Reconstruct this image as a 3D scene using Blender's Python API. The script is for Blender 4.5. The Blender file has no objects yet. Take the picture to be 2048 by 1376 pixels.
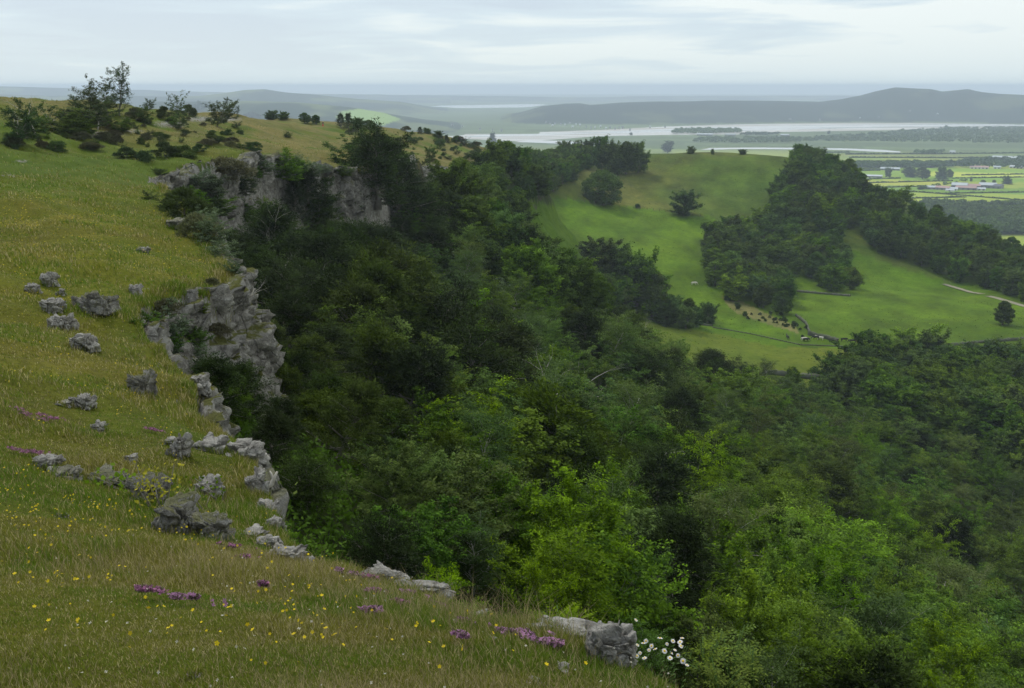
import bpy, math, random, time
import numpy as np
T0 = time.time()
random.seed(7)
RNG = np.random.default_rng(7)
sc = bpy.context.scene
C = sc.collection

# ------------------------------------------------------------------ camera model
CAMZ = 190.0
PITCH = math.atan((688 - 172) / 2000.0)
CP, SP = math.cos(PITCH), math.sin(PITCH)
def ray(u, v):
    x = (u - 1024) / 2000.0; yc = (688 - v) / 2000.0
    return x, CP + yc * SP, -SP + yc * CP
def at(u, v, D):
    """point at horizontal distance D from the viewpoint, z relative to the eye"""
    x, y, z = ray(u, v); h = math.hypot(x, y)
    return (x / h * D, y / h * D, z / h * D)
def proj(x, y, z):
    x = np.asarray(x, float); y = np.asarray(y, float); z = np.asarray(z, float)
    d = y * CP - z * SP; w = y * SP + z * CP
    d = np.where(d < .01, .01, d)
    return 1024 + 2000 * x / d, 688 - 2000 * w / d

# ------------------------------------------------------------------ noise
def _h(ix, iy, iz=0, seed=0):
    n = (ix.astype(np.int64) * 73856093) ^ (iy.astype(np.int64) * 19349663) ^ (np.asarray(iz).astype(np.int64) * 83492791) ^ (seed * 2654435761 & 0x7fffffff)
    n = (n ^ (n >> 13)) * 1274126177 & 0x7fffffff
    n = (n ^ (n >> 16)) * 1911520717 & 0x7fffffff
    return ((n ^ (n >> 15)) & 0xffffff) / float(0xffffff)
def vn2(x, y, seed=0):
    ix, iy = np.floor(x), np.floor(y); fx, fy = x - ix, y - iy
    fx = fx * fx * (3 - 2 * fx); fy = fy * fy * (3 - 2 * fy)
    a = _h(ix, iy, 0, seed); b = _h(ix + 1, iy, 0, seed); c = _h(ix, iy + 1, 0, seed); d = _h(ix + 1, iy + 1, 0, seed)
    return (a * (1 - fx) + b * fx) * (1 - fy) + (c * (1 - fx) + d * fx) * fy
def fbm2(x, y, oct=4, seed=0):
    s = 0; a = .5
    for i in range(oct):
        s = s + a * (vn2(x * 2 ** i + 17.3 * i, y * 2 ** i - 9.1 * i, seed + i) * 2 - 1); a *= .5
    return s
def vn3(p, seed=0):
    i = np.floor(p); f = p - i; f = f * f * (3 - 2 * f)
    r = 0
    for dx in (0, 1):
        for dy in (0, 1):
            for dz in (0, 1):
                w = (f[:, 0] if dx else 1 - f[:, 0]) * (f[:, 1] if dy else 1 - f[:, 1]) * (f[:, 2] if dz else 1 - f[:, 2])
                r = r + w * _h(i[:, 0] + dx, i[:, 1] + dy, i[:, 2] + dz, seed)
    return r
def fbm3(p, oct=4, seed=0):
    s = 0; a = .5
    for k in range(oct):
        s = s + a * (vn3(p * 2 ** k + 5.7 * k, seed + k) * 2 - 1); a *= .5
    return s
def facets(p, seed=0):
    """angular blocks: per Voronoi cell a random offset and tilt; returns offset and crack depth"""
    i = np.floor(p); b1 = np.full(len(p), 9e9); b2 = b1.copy(); off = np.zeros(len(p))
    for dx in (-1, 0, 1):
        for dy in (-1, 0, 1):
            for dz in (-1, 0, 1):
                c = i + (dx, dy, dz)
                q = np.stack([_h(c[:, 0], c[:, 1], c[:, 2], seed + k) for k in range(3)], 1)
                d = p - (c + q); r = (d * d).sum(1)
                t = np.stack([_h(c[:, 0], c[:, 1], c[:, 2], seed + 5 + k) - .5 for k in range(3)], 1)
                o = _h(c[:, 0], c[:, 1], c[:, 2], seed + 11) + (d * t).sum(1) * 1.5
                m = r < b1
                b2 = np.where(m, b1, np.minimum(b2, r)); off = np.where(m, o, off); b1 = np.where(m, r, b1)
    return off, np.exp(-(np.sqrt(b2) - np.sqrt(b1)) * 14)
def sstep(a, b, x):
    t = np.clip((x - a) / (b - a), 0, 1); return t * t * (3 - 2 * t)

# ------------------------------------------------------------------ the lie of the land
# edge of the plateau: (u, v, distance, height of the crag below the edge)
RIMPX = [(1420, 1400, 4.0, 2.5), (1262, 1335, 4.6, 3.5), (1160, 1268, 5.1, 4), (1000, 1258, 5.6, 4.5), (935, 1222, 6.1, 5), (860, 1182, 6.7, 5), (760, 1150, 7.4, 5.5), (640, 1130, 8.2, 5.5),
         (575, 1092, 9.6, 5.5), (552, 1020, 11.5, 6), (520, 960, 13, 6), (512, 905, 15, 6), (470, 885, 16.4, 4), (405, 850, 17.6, 3), (395, 800, 19.3, 3), (425, 765, 20.5, 3.5), (365, 735, 22.5, 2.5),
         (300, 665, 26.5, 2), (290, 630, 29.5, 2), (350, 600, 32, 3), (420, 575, 34, 5), (478, 553, 36.5, 7), (468, 530, 41, 7), (425, 480, 50, 7), (400, 435, 62, 7), (345, 388, 86, 6), (300, 362, 98, 5),
         (345, 345, 107, 6), (430, 330, 113, 8), (480, 322, 122, 9), (540, 312, 131, 10), (600, 322, 137, 10), (640, 330, 141, 10), (745, 345, 147, 11), (765, 330, 165, 9), (800, 315, 190, 5),
         (850, 325, 215, 4), (905, 335, 232, 5), (915, 328, 260, 3), (950, 325, 285, 1.5), (990, 335, 310, 1)]
RIMP = [at(u, v, D) + (h,) for u, v, D, h in RIMPX]
def _w(x, y, z, h): return (x, y, z, h)
RIMW = [_w(-400, -300, 12, 4), _w(10, -120, -2, 5), _w(9, -30, -3, 4), _w(6, -8, -2.6, 3), _w(4.5, 1.0, -2.4, 2.5)] + RIMP + [_w(6, 370, -34, .5), _w(-8, 440, -40, .5), _w(-60, 520, -55, 2), _w(-250, 620, -70, 2), _w(-900, 800, -90, 2)]
RIMW = np.array(RIMW)
def catmull(P, step=None, n=8):
    out = []
    for i in range(len(P) - 1):
        p0, p1, p2, p3 = P[max(i - 1, 0)], P[i], P[i + 1], P[min(i + 2, len(P) - 1)]
        for k in range(n):
            t = k / n
            out.append(.5 * ((2 * p1) + (-p0 + p2) * t + (2 * p0 - 5 * p1 + 4 * p2 - p3) * t * t * .8 + (-p0 + 3 * p1 - 3 * p2 + p3) * t ** 3 * .8) if 0 else (p1 * (1 - t) + p2 * t))
    out.append(P[-1]); return np.array(out)
RIM = RIMW.copy()
def chaikin(P, it=2):
    for _ in range(it):
        Q = [P[0]]
        for a, b in zip(P[:-1], P[1:]):
            Q.append(a * .8 + b * .2); Q.append(a * .2 + b * .8)
        Q.append(P[-1]); P = np.array(Q)
    return P
RIM = chaikin(RIM, 1)

class TPS:
    def __init__(s, P, z, lam=1e-4):
        P = np.array(P, float); s.P = P; n = len(P); s.sc = 100.0
        K = s.U(P, P) + lam * np.eye(n)
        A = np.zeros((n + 3, n + 3)); A[:n, :n] = K; A[:n, n] = 1; A[:n, n + 1:] = P / s.sc; A[n, :n] = 1; A[n + 1:, :n] = P.T / s.sc
        s.w = np.linalg.solve(A, np.concatenate([z, [0, 0, 0]]))
    def U(s, A, B):
        r2 = ((A[:, None, :] - B[None]) ** 2).sum(2) / s.sc ** 2
        return .5 * r2 * np.log(r2 + 1e-12)
    def __call__(s, x, y):
        out = np.empty(len(x)); n = len(s.P)
        for i in range(0, len(x), 40000):
            Q = np.stack([x[i:i + 40000], y[i:i + 40000]], 1)
            out[i:i + 40000] = s.U(Q, s.P) @ s.w[:n] + s.w[n] + Q @ s.w[n + 1:] / s.sc
        return out
PLPX = [(20, 1376, 3.6), (600, 1376, 3.2), (20, 1150, 6.5), (400, 1150, 6.6), (20, 1000, 9.5), (300, 1060, 9.3), (20, 900, 13), (200, 800, 16.5), (20, 750, 18.5), (20, 640, 26), (200, 560, 33), (20, 450, 50), (250, 460, 50),
        (150, 390, 68), (20, 350, 86), (20, 280, 112), (20, 230, 140), (20, 205, 165), (200, 330, 105), (200, 270, 135), (200, 213, 168), (400, 300, 132), (400, 245, 200), (450, 230, 262), (300, 222, 205), (560, 240, 340), (620, 262, 290),
        (650, 300, 205), (560, 290, 185), (700, 248, 360), (800, 262, 385), (900, 277, 400), (960, 300, 385), (850, 300, 300), (930, 318, 320)]
PP, PZ = [], []
for u, v, D in PLPX:
    x, y, z = at(u, v, D); PP.append((x, y)); PZ.append(z)
for r in RIMP:
    PP.append(r[:2]); PZ.append(r[2])
for x, y, z in [(0, 0, -1.65), (-3, 0, -1.5), (0, -8, -.5), (-12, -8, 1), (3, 0, -2.1), (8, -30, -3), (-60, -60, 6), (-120, 20, 2), (-150, 100, 1), (-200, 300, -14), (-120, 330, -16), (-60, 480, -40), (-300, 600, -60), (0, 480, -48), (-120, 600, -70), (-400, 100, 10), (-400, -200, 15), (-110, 230, -8)]:
    PP.append((x, y)); PZ.append(z)
Zp = TPS(PP, np.array(PZ), 2e-5)
VLPX = [(1205, 410, 500), (1050, 455, 430), (1280, 640, 328), (1450, 690, 318), (1640, 682, 332), (1660, 757, 290), (2030, 690, 350), (1600, 590, 400), (1480, 430, 500), (1700, 495, 480), (2000, 572, 448), (1900, 568, 452), (1300, 307, 620),
        (1430, 306, 615), (1570, 315, 590), (1380, 345, 560), (1370, 428, 490), (1190, 320, 590), (1640, 345, 570), (1760, 425, 520), (1900, 490, 500), (1300, 520, 410), (1170, 480, 430), (1000, 420, 400), (970, 345, 400), (1060, 340, 500), (1180, 310, 600),
        (1080, 560, 340), (1720, 600, 395), (1850, 640, 375), (1480, 600, 380)]
VP, VZ = [], []
for u, v, D in VLPX:
    x, y, z = at(u, v, D); VP.append((x, y)); VZ.append(z)
for x, y, z in [(300, 300, -86), (300, 100, -86), (150, 100, -85), (110, 180, -84), (100, 0, -84), (200, -200, -86), (60, -300, -84), (0, 470, -52), (-60, 540, -62), (60, 700, -75), (200, 700, -90), (320, 600, -125), (350, 460, -130), (450, 350, -110), (500, 100, -90), (-200, 700, -90)]:
    VP.append((x, y)); VZ.append(z)
Zv = TPS(VP, np.array(VZ), 2e-5)

SA, SB = RIM[:-1], RIM[1:]
def rimdist(x, y):
    """signed distance outside the plateau edge (+ = below the crag), edge height, crag height"""
    S = np.empty(len(x)); Z = np.empty(len(x)); H = np.empty(len(x))
    d = SB[:, :2] - SA[:, :2]; L2 = (d * d).sum(1)
    for i in range(0, len(x), 30000):
        q = np.stack([x[i:i + 30000], y[i:i + 30000]], 1)
        r = q[:, None, :] - SA[None, :, :2]
        t = np.clip((r * d[None]).sum(2) / L2, 0, 1)
        e = r - t[..., None] * d[None]; D2 = (e * e).sum(2); k = D2.argmin(1); ii = np.arange(len(q)); tt = t[ii, k]
        Z[i:i + 30000] = SA[k, 2] * (1 - tt) + SB[k, 2] * tt; H[i:i + 30000] = SA[k, 3] * (1 - tt) + SB[k, 3] * tt
        # inside test: even-odd against the closed polygon (edge + far left)
        ax, ay = SA[:, 0], SA[:, 1]; bx, by = SB[:, 0], SB[:, 1]
        py = q[:, 1][:, None]; px = q[:, 0][:, None]
        cr = ((ay > py) != (by > py)) & (px < (bx - ax) * (py - ay) / (by - ay + 1e-12) + ax)
        inside = (cr.sum(1) % 2) == 1
        S[i:i + 30000] = np.where(inside, -1, 1) * np.sqrt(D2[ii, k])
    return S, Z, H

RIDGES = [  # distance, front width, back width, skyline
    (6300, 1000, 1500, [(900, 262), (1000, 236), (1040, 224), (1085, 211), (1130, 206), (1160, 205), (1180, 208), (1240, 204), (1300, 203), (1420, 201), (1560, 203), (1640, 206), (1680, 201), (1720, 193), (1750, 184), (1790, 175), (1830, 177), (1860, 178), (1885, 184), (1905, 182), (1935, 179), (1965, 186), (2000, 190), (2048, 192), (2200, 200), (2500, 240)]),
    (5000, 900, 1200, [(300, 205), (500, 203), (580, 205), (640, 209), (700, 215), (770, 226), (850, 240), (930, 252), (1000, 259), (1080, 266)]),
    (8300, 1300, 1500, [(-400, 195), (0, 190), (100, 192), (250, 191), (330, 193), (400, 191), (450, 185), (490, 179), (530, 178), (570, 184), (640, 189), (720, 197), (800, 202), (850, 211), (900, 220), (960, 228), (1060, 232), (1200, 238)]),
    (12500, 2000, 2500, [(-400, 171), (0, 173), (60, 174), (150, 176), (220, 179), (300, 180), (400, 183), (600, 188), (760, 190), (830, 193), (900, 195)]),
    (14500, 1500, 2500, [(500, 189), (700, 190), (880, 190), (1000, 191), (1100, 193), (1200, 194), (1300, 192), (1700, 193), (1900, 193), (2200, 191)]),
]
RP = []
for D, wf, wb, pts in RIDGES:
    az = []; zz = []
    for u, v in pts:
        x, y, z = at(u, v, D); az.append(math.atan2(x, y)); zz.append(max(z, -184))
    RP.append((D, wf, wb, np.array(az), np.array(zz)))

def height(x, y, fine=True):
    x = np.asarray(x, float).ravel(); y = np.asarray(y, float).ravel()
    D = np.hypot(x, y); az = np.arctan2(x, y)
    z = np.full(len(x), -185.0)
    S = np.full(len(x), 1e3)
    near = D < 1300
    if near.any():
        xn, yn, Dn, an = x[near], y[near], D[near], az[near]
        w = np.clip(Dn * .010, .02, 1.5)
        wx = xn + fbm2(xn / (w * 5), yn / (w * 5), 3, 3) * w * 2; wy = yn + fbm2(xn / (w * 5) + 40, yn / (w * 5), 3, 9) * w * 2
        s, rz, rh = rimdist(wx, wy)
        zp = Zp(xn, yn)
        zp = np.where(s > 4, rz, zp)
        zp = zp + fbm2(xn / 11, yn / 11, 4, 21) * np.clip(Dn * .012, .05, 1.4) + fbm2(xn / .9, yn / .9, 3, 5) * .1 * sstep(60, 20, Dn)
        zp = zp + (fbm2(xn / 3.4, yn / 2.6, 3, 15) * .55 + np.abs(fbm2(xn / 1.5, yn / 1.5, 2, 16)) * .22) * sstep(9, 22, Dn) * sstep(330, 150, Dn)
        zp = zp - np.clip(Dn * .006, .01, .2) * np.exp(np.minimum(s, 0) / np.clip(Dn * .03, .1, .6))
        zv = Zv(xn, yn)
        ad = np.degrees(an)
        D0 = 690 - 170 * np.clip((ad - 8) / 19, 0, 1)
        zv = zv + (-185 - zv) * sstep(0, 1, (Dn - D0) / (380))
        zv = np.maximum(zv, -185) + fbm2(xn / 45, yn / 45, 4, 31) * 2.2 * sstep(1000, 800, Dn)
        sl = rz - rh - (.60 + .55 * sstep(150, 290, yn)) * np.maximum(s, 0) + fbm2(xn / 14, yn / 14, 4, 41) * 2.5 * sstep(1, 12, s)
        k = 7.0
        lo = np.maximum(sl, zv) + np.log1p(np.exp(-np.abs(sl - zv) / k)) * k * sstep(30, 90, s)
        ww = np.clip(Dn * .012, .25, 1.5) + 14 * sstep(262, 300, Dn)
        t = sstep(0, 1, s / ww)
        zz = zp * (1 - t) + lo * t
        zz = np.where(s <= 0, np.maximum(zz, -185), zz)
        far = sstep(560, 1000, Dn)
        zz = np.where(s <= 0, zz * (1 - far) - 185 * far, zz)
        z[near] = zz; S[near] = s
    fd = D > 1200
    if fd.any():
        xf, yf, Df, af = x[fd], y[fd], D[fd], az[fd]
        zf = np.full(len(xf), -185.0)
        for (Dk, wf, wb, aa, zz) in RP:
            top = np.interp(af, aa, zz, left=zz[0] if aa[0] < -.5 else -185, right=zz[-1] if aa[-1] > .5 else -185)
            dd = Df - Dk * (1 + .06 * np.sin(af * 9 + Dk))
            b = np.where(dd < 0, sstep(-wf, 0, dd), sstep(wb, 0, dd))
            rough = (fbm2(xf / 420, yf / 420, 5, int(Dk)) * 26) * b * (1 - b * .75)
            zf = np.maximum(zf, -185 + (top + 185) * b ** 1.0 + rough * (top > -175))
        z[fd] = zf
    return z, S
def hgt(x, y): return height(np.array([x]), np.array([y]))[0][0]
_RD = np.concatenate([np.geomspace(1.5, 1200, 900), np.geomspace(1210, 20000, 300)])
def hit(u, v):
    """where the line of sight through a pixel first meets the ground"""
    x, y, z = ray(u, v); h = math.hypot(x, y)
    zz, _ = height(x / h * _RD, y / h * _RD)
    b = zz > z / h * _RD
    i = int(np.argmax(b)) if b.any() else len(_RD) - 1
    i = max(i, 1); a, c = _RD[i - 1], _RD[i]
    if b.any():
        t = np.linspace(a, c, 30); zz = height(x / h * t, y / h * t)[0]; b2 = zz > z / h * t
        D = t[int(np.argmax(b2))] if b2.any() else c
    else: D = c
    return x / h * D, y / h * D, float(hgt(x / h * D, y / h * D)), D
def inpoly(px, py, poly):
    P = np.array(poly, float); a = P; b = np.roll(P, -1, 0)
    px = np.asarray(px, float)[:, None]; py = np.asarray(py, float)[:, None]
    cr = ((a[:, 1] > py) != (b[:, 1] > py)) & (px < (b[:, 0] - a[:, 0]) * (py - a[:, 1]) / (b[:, 1] - a[:, 1] + 1e-12) + a[:, 0])
    return cr.sum(1) % 2 == 1

# ------------------------------------------------------------------ mesh / object helpers
def mesh_np(name, V, faces_flat, starts, mat=None, smooth=False, attrs=None):
    me = bpy.data.meshes.new(name)
    V = np.ascontiguousarray(V, dtype=np.float32)
    me.vertices.add(len(V)); me.vertices.foreach_set('co', V.ravel())
    me.loops.add(len(faces_flat)); me.loops.foreach_set('vertex_index', np.ascontiguousarray(faces_flat, dtype=np.int32))
    me.polygons.add(len(starts)); me.polygons.foreach_set('loop_start', np.ascontiguousarray(starts, dtype=np.int32))
    if smooth: me.polygons.foreach_set('use_smooth', np.ones(len(starts), dtype=bool))
    if attrs:
        for k, a in attrs.items():
            if a.ndim == 1:
                at_ = me.attributes.new(k, 'FLOAT', 'POINT'); at_.data.foreach_set('value', np.ascontiguousarray(a, dtype=np.float32))
            else:
                at_ = me.attributes.new(k, 'FLOAT_COLOR', 'POINT'); a4 = np.ones((len(a), 4), np.float32); a4[:, :3] = a; at_.data.foreach_set('color', a4.ravel())
    if mat: me.materials.append(mat)
    me.update(calc_edges=True); return me
def quads(n, V=None): return np.arange(4 * n), np.arange(0, 4 * n, 4)
def link(name, me, parent=None, loc=None, **props):
    o = bpy.data.objects.new(name, me); C.objects.link(o)
    if parent: o.parent = parent
    if loc is not None: o.location = loc
    for k, v in props.items():
        if v is not None: o[k] = v
    return o
def copy_tree(o, parent=None):
    c = o.copy(); C.objects.link(c); c.parent = parent
    for ch in list(o.children): copy_tree(ch, c)
    return c
class MB:
    def __init__(s): s.v = []; s.f = []
    def add(s, V, F):
        n = len(s.v); s.v += [tuple(map(float, q)) for q in V]; s.f += [tuple(i + n for i in f) for f in F]
    def box(s, x0, x1, y0, y1, z0, z1):
        s.add([(x0, y0, z0), (x1, y0, z0), (x1, y1, z0), (x0, y1, z0), (x0, y0, z1), (x1, y0, z1), (x1, y1, z1), (x0, y1, z1)],
              [(0, 3, 2, 1), (4, 5, 6, 7), (0, 1, 5, 4), (1, 2, 6, 5), (2, 3, 7, 6), (3, 0, 4, 7)])
    def tube(s, pts, rad, n=6):
        pts = [np.array(p, float) for p in pts]; V = []; F = []
        up = np.array([.31, .17, .93])
        for i, p in enumerate(pts):
            d = pts[min(i + 1, len(pts) - 1)] - pts[max(i - 1, 0)]; d = d / (np.linalg.norm(d) + 1e-9)
            a = np.cross(d, up); a = a / (np.linalg.norm(a) + 1e-9) if np.linalg.norm(a) > 1e-3 else np.array([1., 0, 0]); b = np.cross(d, a)
            r = rad[i] if hasattr(rad, '__len__') else rad
            for k in range(n):
                t = 2 * math.pi * k / n; V.append(p + a * math.cos(t) * r + b * math.sin(t) * r)
        for i in range(len(pts) - 1):
            for k in range(n):
                F.append((i * n + k, i * n + (k + 1) % n, (i + 1) * n + (k + 1) % n, (i + 1) * n + k))
        F.append(tuple(range(n))[::-1]); F.append(tuple((len(pts) - 1) * n + k for k in range(n)))
        s.add(V, F)
    def mesh(s, name, mat, smooth=False):
        me = bpy.data.meshes.new(name); me.from_pydata(s.v, [], s.f); me.materials.append(mat)
        if smooth: me.polygons.foreach_set('use_smooth', [True] * len(me.polygons))
        me.update(); return me

# ------------------------------------------------------------------ materials
class NT:
    def __init__(s, name):
        s.m = bpy.data.materials.new(name); s.m.use_nodes = True; s.t = s.m.node_tree; s.t.nodes.clear(); s.out = s.n('ShaderNodeOutputMaterial')
    def n(s, typ, ins=None, **kw):
        nd = s.t.nodes.new(typ)
        for k, v in kw.items(): setattr(nd, k, v)
        for k, v in (ins or {}).items(): s.set(nd.inputs[k], v)
        return nd
    def set(s, inp, v):
        if isinstance(v, bpy.types.NodeSocket): s.t.links.new(v, inp)
        elif isinstance(v, (tuple, list)) and inp.type == 'RGBA': inp.default_value = tuple(v) + ((1,) if len(v) == 3 else ())
        else: inp.default_value = v
    def noise(s, co, scale, detail=4, rough=.55, **kw): return s.n('ShaderNodeTexNoise', {'Vector': co, 'Scale': scale, 'Detail': detail, 'Roughness': rough}, **kw).outputs['Fac']
    def ramp(s, f, pts):
        r = s.n('ShaderNodeValToRGB', {'Fac': f}); e = r.color_ramp.elements
        while len(e) > len(pts): e.remove(e[-1])
        while len(e) < len(pts): e.new(.5)
        for a, (p, c) in zip(e, pts):
            a.position = p; a.color = (c, c, c, 1) if not hasattr(c, '__len__') else tuple(c) + (1,)
        return r.outputs['Color']
    def mix(s, f, a, b, mode='MIX'):
        m = s.n('ShaderNodeMix', data_type='RGBA', blend_type=mode); s.set(m.inputs[0], f); s.set(m.inputs[6], a); s.set(m.inputs[7], b); return m.outputs[2]
    def math(s, op, a, b=0.0):
        m = s.n('ShaderNodeMath', operation=op); s.set(m.inputs[0], a); s.set(m.inputs[1], b); return m.outputs[0]
    def bump(s, h, strength=.5, dist=.05, normal=None):
        b = s.n('ShaderNodeBump', {'Height': h, 'Strength': strength, 'Distance': dist})
        if normal: s.set(b.inputs['Normal'], normal)
        return b.outputs['Normal']
    def pbr(s, color, rough=.9, normal=None, spec=.2, **kw):
        ins = {'Base Color': color, 'Roughness': rough, 'Specular IOR Level': spec}; ins.update(kw)
        if normal: ins['Normal'] = normal
        b = s.n('ShaderNodeBsdfPrincipled', ins); s.t.links.new(b.outputs[0], s.out.inputs['Surface']); return s.m

def leaf_mat(name, base, var=.35, trans=.3, tip=None, hue=.03):
    t = NT(name)
    oi = t.n('ShaderNodeObjectInfo').outputs['Random']
    a = t.n('ShaderNodeAttribute', attribute_name='shade').outputs['Fac']
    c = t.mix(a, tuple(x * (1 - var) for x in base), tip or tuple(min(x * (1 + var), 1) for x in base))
    hs = t.n('ShaderNodeHueSaturation', {'Hue': t.math('ADD', t.math('MULTIPLY', oi, hue * 2), .5 - hue), 'Saturation': t.math('ADD', t.math('MULTIPLY', t.math('FRACT', t.math('MULTIPLY', oi, 7.3)), .25), .85),
                                         'Value': t.math('ADD', t.math('MULTIPLY', t.math('FRACT', t.math('MULTIPLY', oi, 3.7)), .62), .70), 'Color': c}).outputs[0]
    d = t.n('ShaderNodeBsdfPrincipled', {'Base Color': hs, 'Roughness': .8, 'Specular IOR Level': .08})
    tr = t.n('ShaderNodeBsdfTranslucent', {'Color': t.mix(1.0, hs, (1.0, 1.15, .5), 'MULTIPLY')})
    mx = t.n('ShaderNodeMixShader', {0: trans, 1: d.outputs[0], 2: tr.outputs[0]})
    t.t.links.new(mx.outputs[0], t.out.inputs['Surface']); return t.m

def bark_mat(name, c1, c2, scale=6):
    t = NT(name); co = t.n('ShaderNodeTexCoord').outputs['Object']
    n = t.noise(co, scale, 5)
    return t.pbr(t.mix(n, c1, c2), .9, t.bump(n, .6, .03))

M = {}
M['ash'] = leaf_mat('ash leaf', (.056, .112, .007), .5, .3, (.140, .225, .016), .016)
M['dull'] = leaf_mat('hazel leaf', (.044, .092, .013), .5, .3, (.108, .180, .022), .02)
M['yew'] = leaf_mat('yew needles', (.012, .027, .005), .5, .12, (.042, .070, .009), .008)
M['yewg'] = leaf_mat('golden yew needles', (.024, .046, .006), .5, .15, (.075, .108, .010), .006)
M['birch'] = leaf_mat('birch leaf', (.060, .100, .020), .35, .3, (.105, .155, .032))
M['white'] = leaf_mat('whitebeam leaf', (.060, .092, .040), .45, .25, (.16, .21, .12), .01)
M['oak'] = leaf_mat('oak leaf', (.034, .072, .008), .45, .25, (.085, .145, .016), .02)
M['thorn'] = leaf_mat('hawthorn leaf', (.036, .062, .016), .4, .25, (.066, .10, .026))
M['juniper'] = leaf_mat('juniper needles', (.044, .072, .022), .4, .18, (.092, .132, .040))
M['heath'] = leaf_mat('brown scrub twigs', (.085, .085, .045), .4, .15, (.15, .15, .08))
M['fern'] = leaf_mat('fern frond', (.095, .150, .016), .35, .4, (.17, .24, .025), .01)
M['gold'] = leaf_mat('yellowing hazel leaf', (.15, .17, .025), .45, .35, (.32, .28, .04), .01)
M['bark'] = bark_mat('grey bark', (.10, .09, .075), (.22, .20, .17))
M['dead'] = bark_mat('bleached dead wood', (.26, .24, .20), (.45, .42, .37), 9)
M['birchbark'] = bark_mat('pale birch bark', (.30, .28, .25), (.60, .57, .52), 4)

def rock_mat(k=1.0, name='weathered limestone', sc=1.0, bd=.06):
    t = NT(name); co = t.n('ShaderNodeMapping', {'Vector': t.n('ShaderNodeTexCoord').outputs['Object'], 'Scale': (sc, sc, sc)}).outputs[0]; g = t.n('ShaderNodeNewGeometry')
    n1 = t.noise(co, 1.3, 6, .6); n2 = t.noise(co, 5.5, 8, .72); n3 = t.noise(co, 38, 4, .6)
    c = t.ramp(n2, [(.30, (.075, .07, .062)), (.44, (.19, .18, .165)), (.58, (.31, .30, .28)), (.72, (.46, .45, .42))])
    c = t.mix(t.ramp(n1, [(.45, 0.0), (.65, .55)]), c, (.15, .145, .128))
    c = t.mix(t.ramp(n3, [(.60, 0.0), (.70, .55)]), c, (.55, .54, .50))
    c = t.mix(t.ramp(t.noise(co, 22, 3), [(.60, 0.0), (.68, .6)]), c, (.07, .07, .06))
    vo = t.n('ShaderNodeTexVoronoi', {'Vector': t.n('ShaderNodeMapping', {'Vector': co, 'Scale': (1, 1, .6)}).outputs[0], 'Scale': 2.6}, feature='DISTANCE_TO_EDGE').outputs['Distance']
    crack = t.ramp(t.math('ADD', vo, t.math('MULTIPLY', n2, .05)), [(.02, 0.0), (.055, 1.0)])
    c = t.mix(t.math('MULTIPLY', t.math('SUBTRACT', 1.0, crack), .45), c, (.05, .045, .04))
    nz = t.n('ShaderNodeSeparateXYZ', {0: g.outputs['Normal']}).outputs['Z']
    at_ = t.n('ShaderNodeAttribute', attribute_name='turf').outputs['Fac']
    gr = t.math('MULTIPLY', t.ramp(t.math('ADD', nz, t.math('MULTIPLY', n2, .35)), [(.80, 0.0), (.95, 1.0)]), at_)
    grass = t.mix(t.noise(co, 14, 4), (.050, .062, .014), (.12, .115, .035))
    gr = t.math('MULTIPLY', gr, t.ramp(t.noise(co, 3.1, 5, .7), [(.36, 0.0), (.46, 1.0)]))
    c = t.mix(gr, c, grass)
    c = t.mix(1.0, c, (k, k * .985, k * .95), 'MULTIPLY')
    h = t.math('ADD', t.math('MULTIPLY', n2, 1.0), t.math('ADD', t.math('MULTIPLY', n3, .35), t.math('MULTIPLY', crack, .35)))
    return t.pbr(c, .92, t.bump(h, .9, bd), .15)
M['rock'] = rock_mat()
M['cragrock'] = rock_mat(1.12, 'lichened grey limestone', .45, .30)

def ground_mat():
    t = NT('turf and fields'); geo = t.n('ShaderNodeNewGeometry'); co = geo.outputs['Position']
    tint = t.n('ShaderNodeAttribute', attribute_name='tint').outputs['Color']
    kind = t.n('ShaderNodeSeparateColor', {0: t.n('ShaderNodeAttribute', attribute_name='kind').outputs['Color']})
    rockf, nearf, flow = kind.outputs[0], kind.outputs[1], kind.outputs[2]
    nf = t.noise(co, 7.0, 6, .7); nm = t.noise(co, .55, 6, .65); nl = t.noise(co, .045, 6, .6); nff = t.noise(co, 60, 3, .7)
    c = t.mix(1.0, tint, t.ramp(nf, [(.25, .55), (.75, 1.45)]), 'MULTIPLY')
    c = t.mix(1.0, c, t.ramp(nm, [(.25, (.72, .76, .7)), (.75, (1.25, 1.2, 1.2))]), 'MULTIPLY')
    c = t.mix(1.0, c, t.ramp(t.noise(co, .16, 5, .7), [(.3, (.80, .86, .8)), (.7, (1.2, 1.12, 1.15))]), 'MULTIPLY')
    c = t.mix(1.0, c, t.ramp(nl, [(.3, (.85, .9, .85)), (.7, (1.12, 1.08, 1.1))]), 'MULTIPLY')
    # stony earth and rock showing through
    n2 = t.noise(co, 4, 5, .65)
    rk = t.ramp(t.noise(co, 2.2, 6, .7), [(.3, (.07, .065, .05)), (.5, (.17, .16, .14)), (.7, (.32, .31, .285))])
    rm = t.ramp(t.math('ADD', rockf, t.math('MULTIPLY', t.math('SUBTRACT', n2, .5), .9)), [(.48, 0.0), (.56, 1.0)])
    c = t.mix(rm, c, rk)
    # small yellow flowers, mapped where they grow
    vo = t.n('ShaderNodeTexVoronoi', {'Vector': co, 'Scale': 4.2}); d = vo.outputs['Distance']
    dot = t.math('LESS_THAN', d, t.math('MULTIPLY', flow, .17))
    c = t.mix(t.math('MULTIPLY', dot, .9), c, (.42, .34, .015))
    b1 = t.bump(t.math('ADD', nff, t.math('MULTIPLY', nf, 1.5)), .6, .06)
    b2 = t.bump(nm, .35, .5, b1)
    return t.pbr(c, .95, b2, .08)
M['ground'] = ground_mat()

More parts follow.
